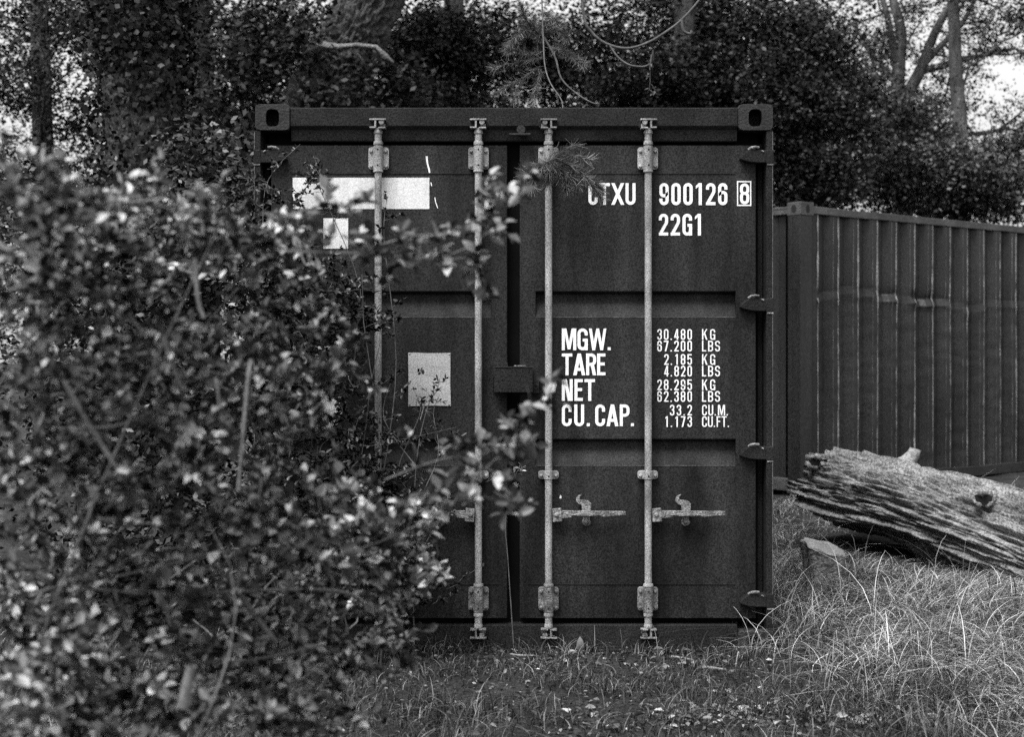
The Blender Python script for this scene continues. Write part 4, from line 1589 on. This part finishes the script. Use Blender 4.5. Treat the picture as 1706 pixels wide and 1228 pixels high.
for k in range(22):
    e = W(random.uniform(60, 680), random.uniform(900, 1100), random.uniform(-3.2, -2.3))
    b0 = Vector((random.uniform(-1.4, -.4), random.uniform(-3.1, -2.2), 0))
    b0.z = tz(b0.x, b0.y) - .02
    S.mb.tube(bez(b0, b0 + Vector((0, 0, .3)), e - Vector((random.gauss(.1, .2), 0, .1)), e, 10), [.0055 - .0004 * i for i in range(11)], 6, caps=False)
S.build(low, M['leaf_near'], M['stem'])

# the bramble climbing over the left door, in focus
ml = Vector((-.95, -.35, tz(-.95, -.35)))
climb = thing('bramble_bush', 'dark bramble with small glinting leaves standing against the left door', 'bush', ml, 0, 'bushes left of the doors')
S = Shoots()
for (px, py, y, rx, ry, rd, k) in ((435, 340, -.2, 25, 60, .08, 16), (480, 480, -.35, 90, 90, .18, 130), (560, 520, -.22, 60, 70, .10, 60), (480, 640, -.4, 90, 90, .2, 100), (570, 700, -.3, 60, 80, .14, 50),
                                   (540, 800, -.35, 90, 60, .2, 90), (640, 830, -.3, 90, 50, .14, 70), (560, 930, -.4, 130, 80, .2, 120), (690, 960, -.3, 60, 60, .12, 36), (450, 850, -.5, 100, 120, .2, 90)):
    fill_blob(S, px, py, y, rx, ry, rd, k, .16, 11, .028, cluster=2, r=.0016)
for lst in ([(520, 930), (560, 760), (590, 600), (600, 480), (540, 330), (522, 300)], [(600, 960), (640, 780), (660, 600), (640, 400), (645, 330)], [(430, 900), (470, 600), (440, 400), (447, 300), (500, 240)],
            [(500, 1000), (530, 640), (575, 500), (620, 480)], [(540, 300), (525, 290), (500, 330)], [(480, 735), (560, 727), (650, 735), (760, 712)]):
    S.spine(arcpts(lst, -.3, -.14), .0035, 14, .10, 6, .024, cluster=2)
for k in range(10):
    e = W(random.uniform(430, 640), random.uniform(350, 800), -.3)
    b0 = ml + Vector((random.gauss(0, .25), random.gauss(0, .08), -.02))
    S.mb.tube(wander(b0, e, 8, .08), [.005 - .0004 * i for i in range(9)], 5, caps=False)
S.build(climb, M['leaf_mid'], M['twig'])

# thin sapling before the pale sheet
sl = Vector((W(700, 0, -.3).x, -.3, tz(-.42, -.3)))
sap = thing('sapling', 'thin dark-leaved sapling whose bare tip crosses the pale sheet on the left door', 'sapling', sl)
S = Shoots()
for lst, lv, sd in (([(690, 1075), (688, 900), (695, 760), (712, 680), (728, 650), (733, 630)], 5, 12), ([(688, 930), (660, 800), (700, 690), (692, 668)], 5, 9),
                    ([(690, 850), (730, 760), (722, 690), (732, 660)], 4, 8), ([(695, 780), (640, 700), (650, 640)], 4, 7), ([(688, 940), (760, 830), (820, 800)], 5, 8), ([(700, 700), (712, 662), (722, 663)], 1, 3)):
    S.spine(arcpts(lst, -.30, -.12), .0030, sd, .09, lv, .022, cluster=2, start=.2)
S.build(sap, M['leaf_mid'], M['twig'], .5)
# dry stalk hanging in the door gap
dl = Vector((W(870, 0, -.12).x, -.12, tz(.03, -.12)))
stalk = thing('dry_stalk', 'thin dry weed stalk with a few curled leaves before the door gap', 'weed', dl)
S = Shoots()
S.spine(arcpts([(856, 1080), (846, 930), (842, 870), (852, 810), (862, 785), (870, 780)], -.12, -.06), .0028, 9, .04, 3, .024, cluster=1, start=.5)
S.build(stalk, M['dead'], M['twig'], .5)


# ------------------------------------------------------------------ branches hanging in from above
limb_y = 1.2
hp = W(905, -160, .6)
pine = thing('pine_branch', 'drooping pine branch with needle tufts hanging over the container roof and doors', 'branch', hp)
mb = MB()
nc, nd_ = [], []


def needles(pts, dens, ln, spread=.8):
    for i in range(len(pts) - 1):
        for k in range(dens):
            q = pts[i].lerp(pts[i + 1], random.random())
            t = (pts[i + 1] - pts[i]).normalized()
            d = (t * .9 + Vector((random.gauss(0, spread), random.gauss(0, spread), random.gauss(-.1, spread)))).normalized()
            nc.append(tuple(q))
            nd_.append(tuple(d * ln * random.uniform(.6, 1.2)))


def pb(lst, y0, y1, r, dens=0, ln=.05):
    P = arcpts(lst, y0, y1)
    mb.tube(P, [r * (1 - .6 * i / (len(P) - 1)) for i in range(len(P))], 6, caps=False)
    if dens:
        needles(P, int(dens * 2.2), ln * .8)


mb.tube(wander(W(880, -160, .6), W(690, -120, YB), 8, .03), [.035] * 9, 8)
pb([(890, -160), (900, -60), (905, 60), (908, 110), (918, 140), (936, 168), (936, 200), (930, 240), (915, 262), (912, 270)], .6, -.14, .0045)
pb([(905, 60), (925, 95), (935, 130), (960, 155), (985, 170), (998, 172), (1000, 166)], .5, .35, .006)
for lst, ds in (([(905, 85), (880, 88), (855, 82), (845, 84)], 16), ([(905, 95), (875, 100), (840, 108), (822, 112)], 12), ([(900, 110), (870, 130), (850, 140), (828, 155)], 16),
                ([(905, 60), (890, 50), (876, 30), (868, 10)], 30), ([(908, 40), (930, 50), (940, 60), (945, 62)], 20), ([(915, 80), (940, 85), (960, 98), (972, 108)], 30),
                ([(902, 115), (895, 140), (890, 160), (888, 178)], 14), ([(895, 30), (880, 45), (865, 55), (850, 72)], 26), ([(905, 20), (920, 30), (935, 40)], 26), ([(870, 128), (862, 150), (855, 165)], 10)):
    pb(lst, .5, .42, .0032, ds, .06)
# the dead tuft caught on the third lock bar
for lst, ds in (([(913, 270), (900, 276), (885, 284), (872, 290)], 26), ([(913, 270), (935, 268), (960, 280), (985, 300), (1000, 315)], 44), ([(913, 270), (938, 258), (965, 262), (985, 266)], 12),
                ([(913, 272), (930, 285), (940, 300), (945, 315)], 34), ([(925, 275), (950, 292), (965, 310)], 34), ([(920, 262), (940, 250), (962, 240)], 6), ([(970, 290), (988, 312), (1003, 330)], 24), ([(905, 274), (890, 300), (886, 315)], 16),
                ([(913, 272), (915, 290), (912, 305)], 26)):
    pb(lst, -.15, -.11, .003, ds, .062)
mb.build('twig', M['twig'], pine, smooth=True)
nc, nd_ = np.array(nc), np.array(nd_)
sd_ = unit(np.cross(nd_, rng.normal(size=nd_.shape))) * .0009
v = np.stack([nc - sd_, nc + sd_, nc + nd_ + sd_ * .4, nc + nd_ - sd_ * .4], 1).reshape(-1, 3)
fast('needle_tuft', v, np.arange(len(v)).reshape(-1, 4), M['needle'], pine)

bp = W(960, -120, 2.2)
bare = thing('bare_branch', 'bare curved twig looping down over the middle of the container roof', 'branch', bp)
S = Shoots()
S.mb.tube(arcpts([(960, -120), (972, 20), (985, 52), (1010, 72), (1045, 80), (1080, 70), (1110, 52), (1140, 28), (1180, -20), (1260, -130)], 2.2, 2.2), [.010 - .0001 * i for i in range(37)], 7, caps=False)
S.mb.tube(arcpts([(1015, 74), (1030, 95), (1050, 108), (1075, 110), (1086, 100), (1088, 82)], 2.2, 2.1), .006, 6, caps=False)
S.mb.tube(arcpts([(1136, 30), (1138, 50), (1150, 56), (1152, 50)], 2.2, 2.2), .010, 6, caps=False)
S.twig(W(1086, 90, 2.1), W(1082, 150, 2.1), .005, 9, .035, amp=.08)
S.twig(W(1085, 140, 2.1), W(1096, 158, 2.1), .003, 8, .035)
S.mb.tube(wander(W(960, -120, 2.2), W(800, -420, YB + .8), 8, .03), [.03] * 9, 8)
S.build(bare, M['leaf_pale'], M['twig'])


# ------------------------------------------------------------------ grass, litter and stones
def blades(n, x, y, hgt, wid, lean, curve, mat_, name, label, cat):
    z = gz(x, y) - .005
    base = np.stack([x, y, z], 1)
    th = rng.uniform(0, 2 * math.pi, n)
    ld = np.stack([np.cos(th), np.sin(th), np.zeros(n)], 1)
    ld = unit(ld + lean)
    sd = unit(np.cross(ld, np.array([0, 0, 1.0])))
    tw = rng.normal(size=(n, 1)) * .7
    sd = unit(sd + ld * tw)
    L_ = 5
    rows = []
    for i in range(L_ + 1):
        t = i / L_
        fwd = curve * t * t
        up = t * (1 - .45 * np.clip(curve / .9, 0, 1.6) * t)
        p = base + ld * (hgt * fwd)[:, None] + np.array([0, 0, 1.0]) * (hgt * up)[:, None]
        w_ = (wid * (1 - t) ** .7 + .0004)[:, None]
        rows.append(np.stack([p - sd * w_, p + sd * w_], 1))
    v = np.stack(rows, 1).reshape(-1, 3)
    o = np.arange(n)[:, None] * (2 * (L_ + 1))
    f = np.concatenate([o + np.array([[2 * i, 2 * i + 1, 2 * i + 3, 2 * i + 2]]) for i in range(L_)], 0)
    ob = fast(name, v, f, mat_, loc=(0, 0, 0))
    return tag(ob, label, cat, kind='stuff')


def clear(x, y):
    """true where nothing solid stands"""
    c1 = (np.abs(x) < 1.27) & (y > -.02) & (y < 6.2)
    dx, dy = x - C2.x, y - C2.y
    lx, ly = dx * .799 + dy * .602, -dx * .602 + dy * .799
    c2 = (lx > -.03) & (lx < 6.1) & (ly > -.01) & (ly < 2.45)
    c3 = (x - st_loc.x) ** 2 + (y - st_loc.y) ** 2 < .13 ** 2
    ex, ey = B_.x - A.x, B_.y - A.y
    ll = math.hypot(ex, ey)
    ta = ((x - A.x) * ex + (y - A.y) * ey) / ll
    pa = ((x - A.x) * -ey + (y - A.y) * ex) / ll
    c4 = (ta > -.1) & (ta < ll) & (np.abs(pa) < .40)
    return ~(c1 | c2 | c3 | c4)


def scat(n, x0, x1, y0, y1):
    x, y = rng.uniform(x0, x1, n), rng.uniform(y0, y1, n)
    return x, y


def patch(x, y, sc_, seed):
    return np.array([noise.noise(Vector((a * sc_, b * sc_, seed))) for a, b in zip(x, y)])


x, y = scat(80000, -3.2, 2.6, -2.6, .3)
pt = patch(x, y, 2.3, 3.3)
dens = np.clip(.55 + 1.1 * pt, .06, 1) + .35 * np.exp(-((y + .10) / .12) ** 2) * (np.abs(x) < 1.3)
k = clear(x, y) & (rng.uniform(size=len(x)) < dens)
x, y = x[k], y[k]
hh = rng.uniform(.02, .065, len(x)) * (1 + .7 * sstep(-.3, -1.4, y)) * (1 + .8 * sstep(.9, 1.4, x)) * (1 + .7 * np.exp(-((y + .09) / .10) ** 2)) * rng.choice([1, 1, 1, 1, 1.6], len(x))
blades(len(x), x, y, hh, rng.uniform(.0009, .0022, len(x)), np.array([.1, -.2, 0]), rng.uniform(.2, 1.3, len(x)), M['grass'], 'grass', 'short patchy grass in front of the container doors', 'grass')

x, y = scat(125000, 1.0, 5.2, -2.4, 5.5)
pt = patch(x, y, 1.6, 9.1)
edge = sstep(.95, 1.5, x + .35 * np.clip(y + .2, -.9, 0) + .12 * pt)
dens = edge * np.clip(.75 + .8 * pt, .15, 1) * np.where(y > 2.6, .5, 1)
k = clear(x, y) & (rng.uniform(size=len(x)) < dens)
x, y, pt = x[k], y[k], pt[k]
hh = rng.uniform(.08, .30, len(x)) * (1 + .5 * pt)
hh *= 1 - .45 * sstep(.3, 1.2, y) * sstep(1.6, 1.9, x)
hh *= 1 + .12 * np.exp(-((x - st_loc.x) / .22) ** 2 - ((y - st_loc.y + .35) / .4) ** 2)
hh *= 1 + .5 * np.exp(-((x - 1.35) / .22) ** 2 - ((y - .1) / .5) ** 2)
blades(len(x), x, y, hh, rng.uniform(.0008, .0025, len(x)), np.array([.35, -.25, 0]), rng.uniform(.5, 2.0, len(x)), M['drygrass'], 'tall_grass', 'long dry grass beside the container and round the log', 'grass')
x, y = scat(420, 1.35, 4.6, -1.6, 3.6)
k = clear(x, y)
x, y = x[k], y[k]
hh = rng.uniform(.3, .62, len(x))
blades(len(x), x, y, hh, rng.uniform(.0014, .0022, len(x)), np.array([-.3, -.1, 0]), rng.uniform(.3, 1.6, len(x)), M['drygrass'], 'grass_stalk', 'long arching dead grass stalks over the tall grass', 'grass')
# clover-like weeds and litter
x, y = scat(9000, -3, 1.8, -2.2, .0)
k = clear(x, y)
x, y = x[k], y[k]
n = len(x)
c = np.stack([x, y, gz(x, y) + rng.uniform(0, .02, n)], 1)
v, f = leaf_arrays(c, rdir(n, .25), rng.normal(size=(n, 3)) * .45 + np.array([0, 0, 1]), rng.uniform(.008, .028, n), .55, .4)
tag(fast('weed_cover', v, f, M['grass'], loc=(0, 0, 0)), 'small broad weeds between the short grass', 'weeds', kind='stuff')
x = rng.normal(.35, .8, 170)
y = -np.abs(rng.normal(.12, .3, 170)) - .03
x2, y2 = rng.normal(.95, .36, 520), rng.normal(-1.30, .12, 520)
x, y = np.concatenate([x, x2]), np.concatenate([y, y2])
k = clear(x, y)
x, y = x[k], y[k]
n = len(x)
c = np.stack([x, y, gz(x, y) + rng.uniform(.004, .03, n)], 1)
v, f = leaf_arrays(c, rdir(n, .2), rng.normal(size=(n, 3)) * .4 + np.array([0, 0, 1]), rng.uniform(.012, .05, n), .5, .6)
tag(fast('leaf_litter', v, f, M['dead'], loc=(0, 0, 0)), 'scattered dead leaves along the foot of the doors', 'leaf litter', kind='stuff')


def dead_leaf(px, py, y, size, label, tilt, wid=.42):
    p = W(px, py, y)
    p.z = max(p.z, tz(p.x, y) + .0)
    o_ = Vector((p.x, y, tz(p.x, y)))
    d = np.array([[tilt, .1, 1.0]])
    c = np.array([[p.x, y, o_.z + .004]])
    v, f = leaf_arrays(c, d, np.array([[.25, -1, .1]]), np.array([size]), wid, .5)
    ob = fast('dead_leaf', v, f, M['dead'], loc=o_)
    m_ = ob.modifiers.new('t', 'SOLIDIFY')
    m_.thickness = .0008
    tag(ob, label, 'leaf', 'dead leaves on the ground')


dead_leaf(965, 1070, -.16, .078, 'upright dry leaf standing before the sill between the two right lock bars', .08, .5)


def stone(px, py, size, label, seed):
    # where the line of sight meets the ground
    y = -1.0
    for it in range(12):
        x = (px - 853) / sc(y)
        g = tz(x, y)
        y = F * (H - g) / (py - 590) - D
    x = (px - 853) / sc(y)
    bm = bmesh.new()
    bmesh.ops.create_icosphere(bm, subdivisions=3, radius=1)
    for v_ in bm.verts:
        q = v_.co.copy()
        r = 1 + .35 * noise.noise(q * 1.3 + Vector((seed, 0, 0))) + .12 * noise.noise(q * 4 + Vector((seed, 5, 0)))
        v_.co = Vector((q.x * 1.2, q.y * .9, q.z * .55)) * r * size
    me = bpy.data.meshes.new('stone')
    bm.to_mesh(me)
    bm.free()
    me.materials.append(M['stone'])
    o_ = bpy.data.objects.new('stone', me)
    COL.objects.link(o_)
    o_.location = (x, y, tz(x, y) + size * .2)
    o_.rotation_euler = (0, 0, seed)
    tag(o_, label, 'stone', 'pale stones at the bottom right of centre')


for i, (px, py, s_, lab) in enumerate((
        (1190, 1153, .011, 'small pale stone at the left end of the upper row of stones'), (1214, 1153, .017, 'flat pale stone, widest of the upper row of stones'),
        (1248, 1154, .010, 'small pale stone at the right end of the upper row of stones'), (1297, 1169, .016, 'rounded pale stone farthest right, alone near the tall grass'),
        (1190, 1177, .012, 'pale stone at the left of the lower stones'), (1240, 1185, .028, 'largest flat pale stone at the very bottom of the picture'),
        (1266, 1180, .014, 'rounded pale stone right beside the largest flat stone'), (1147, 1062, .012, 'small round stone at the sill right of the fourth lock bar'),
        (1186, 1068, .010, 'small grey stone at the sill under the lower right hinge'))):
    stone(px, py, s_, lab, i * 1.7)
# bits of dead wood on the ground
for px, py, dx, dz, r_, lab in ((1118, 1078, .10, -.01, .006, 'pale broken stick lying just before the right half of the sill'), (850, 1052, .13, .0, .004, 'thin bent stick lying at the foot of the door gap'), (1170, 1104, .10, 0, .008, 'pale strip of bark in the grass right of centre')):
    y = -.2 if py < 1090 else -.45
    p = W(px, py, y)
    g = tz(p.x, y)
    mb = MB()
    mb.tube(wander((p.x, y, g + .018), (p.x + dx, y - .02, g + .015 + dz), 8, .06), [r_ * (1 - .05 * i) for i in range(9)], 7)
    o_ = mb.build('dead_stick', M['cut'], None, smooth=True)
    tag(o_, lab, 'stick', 'dead sticks on the ground')
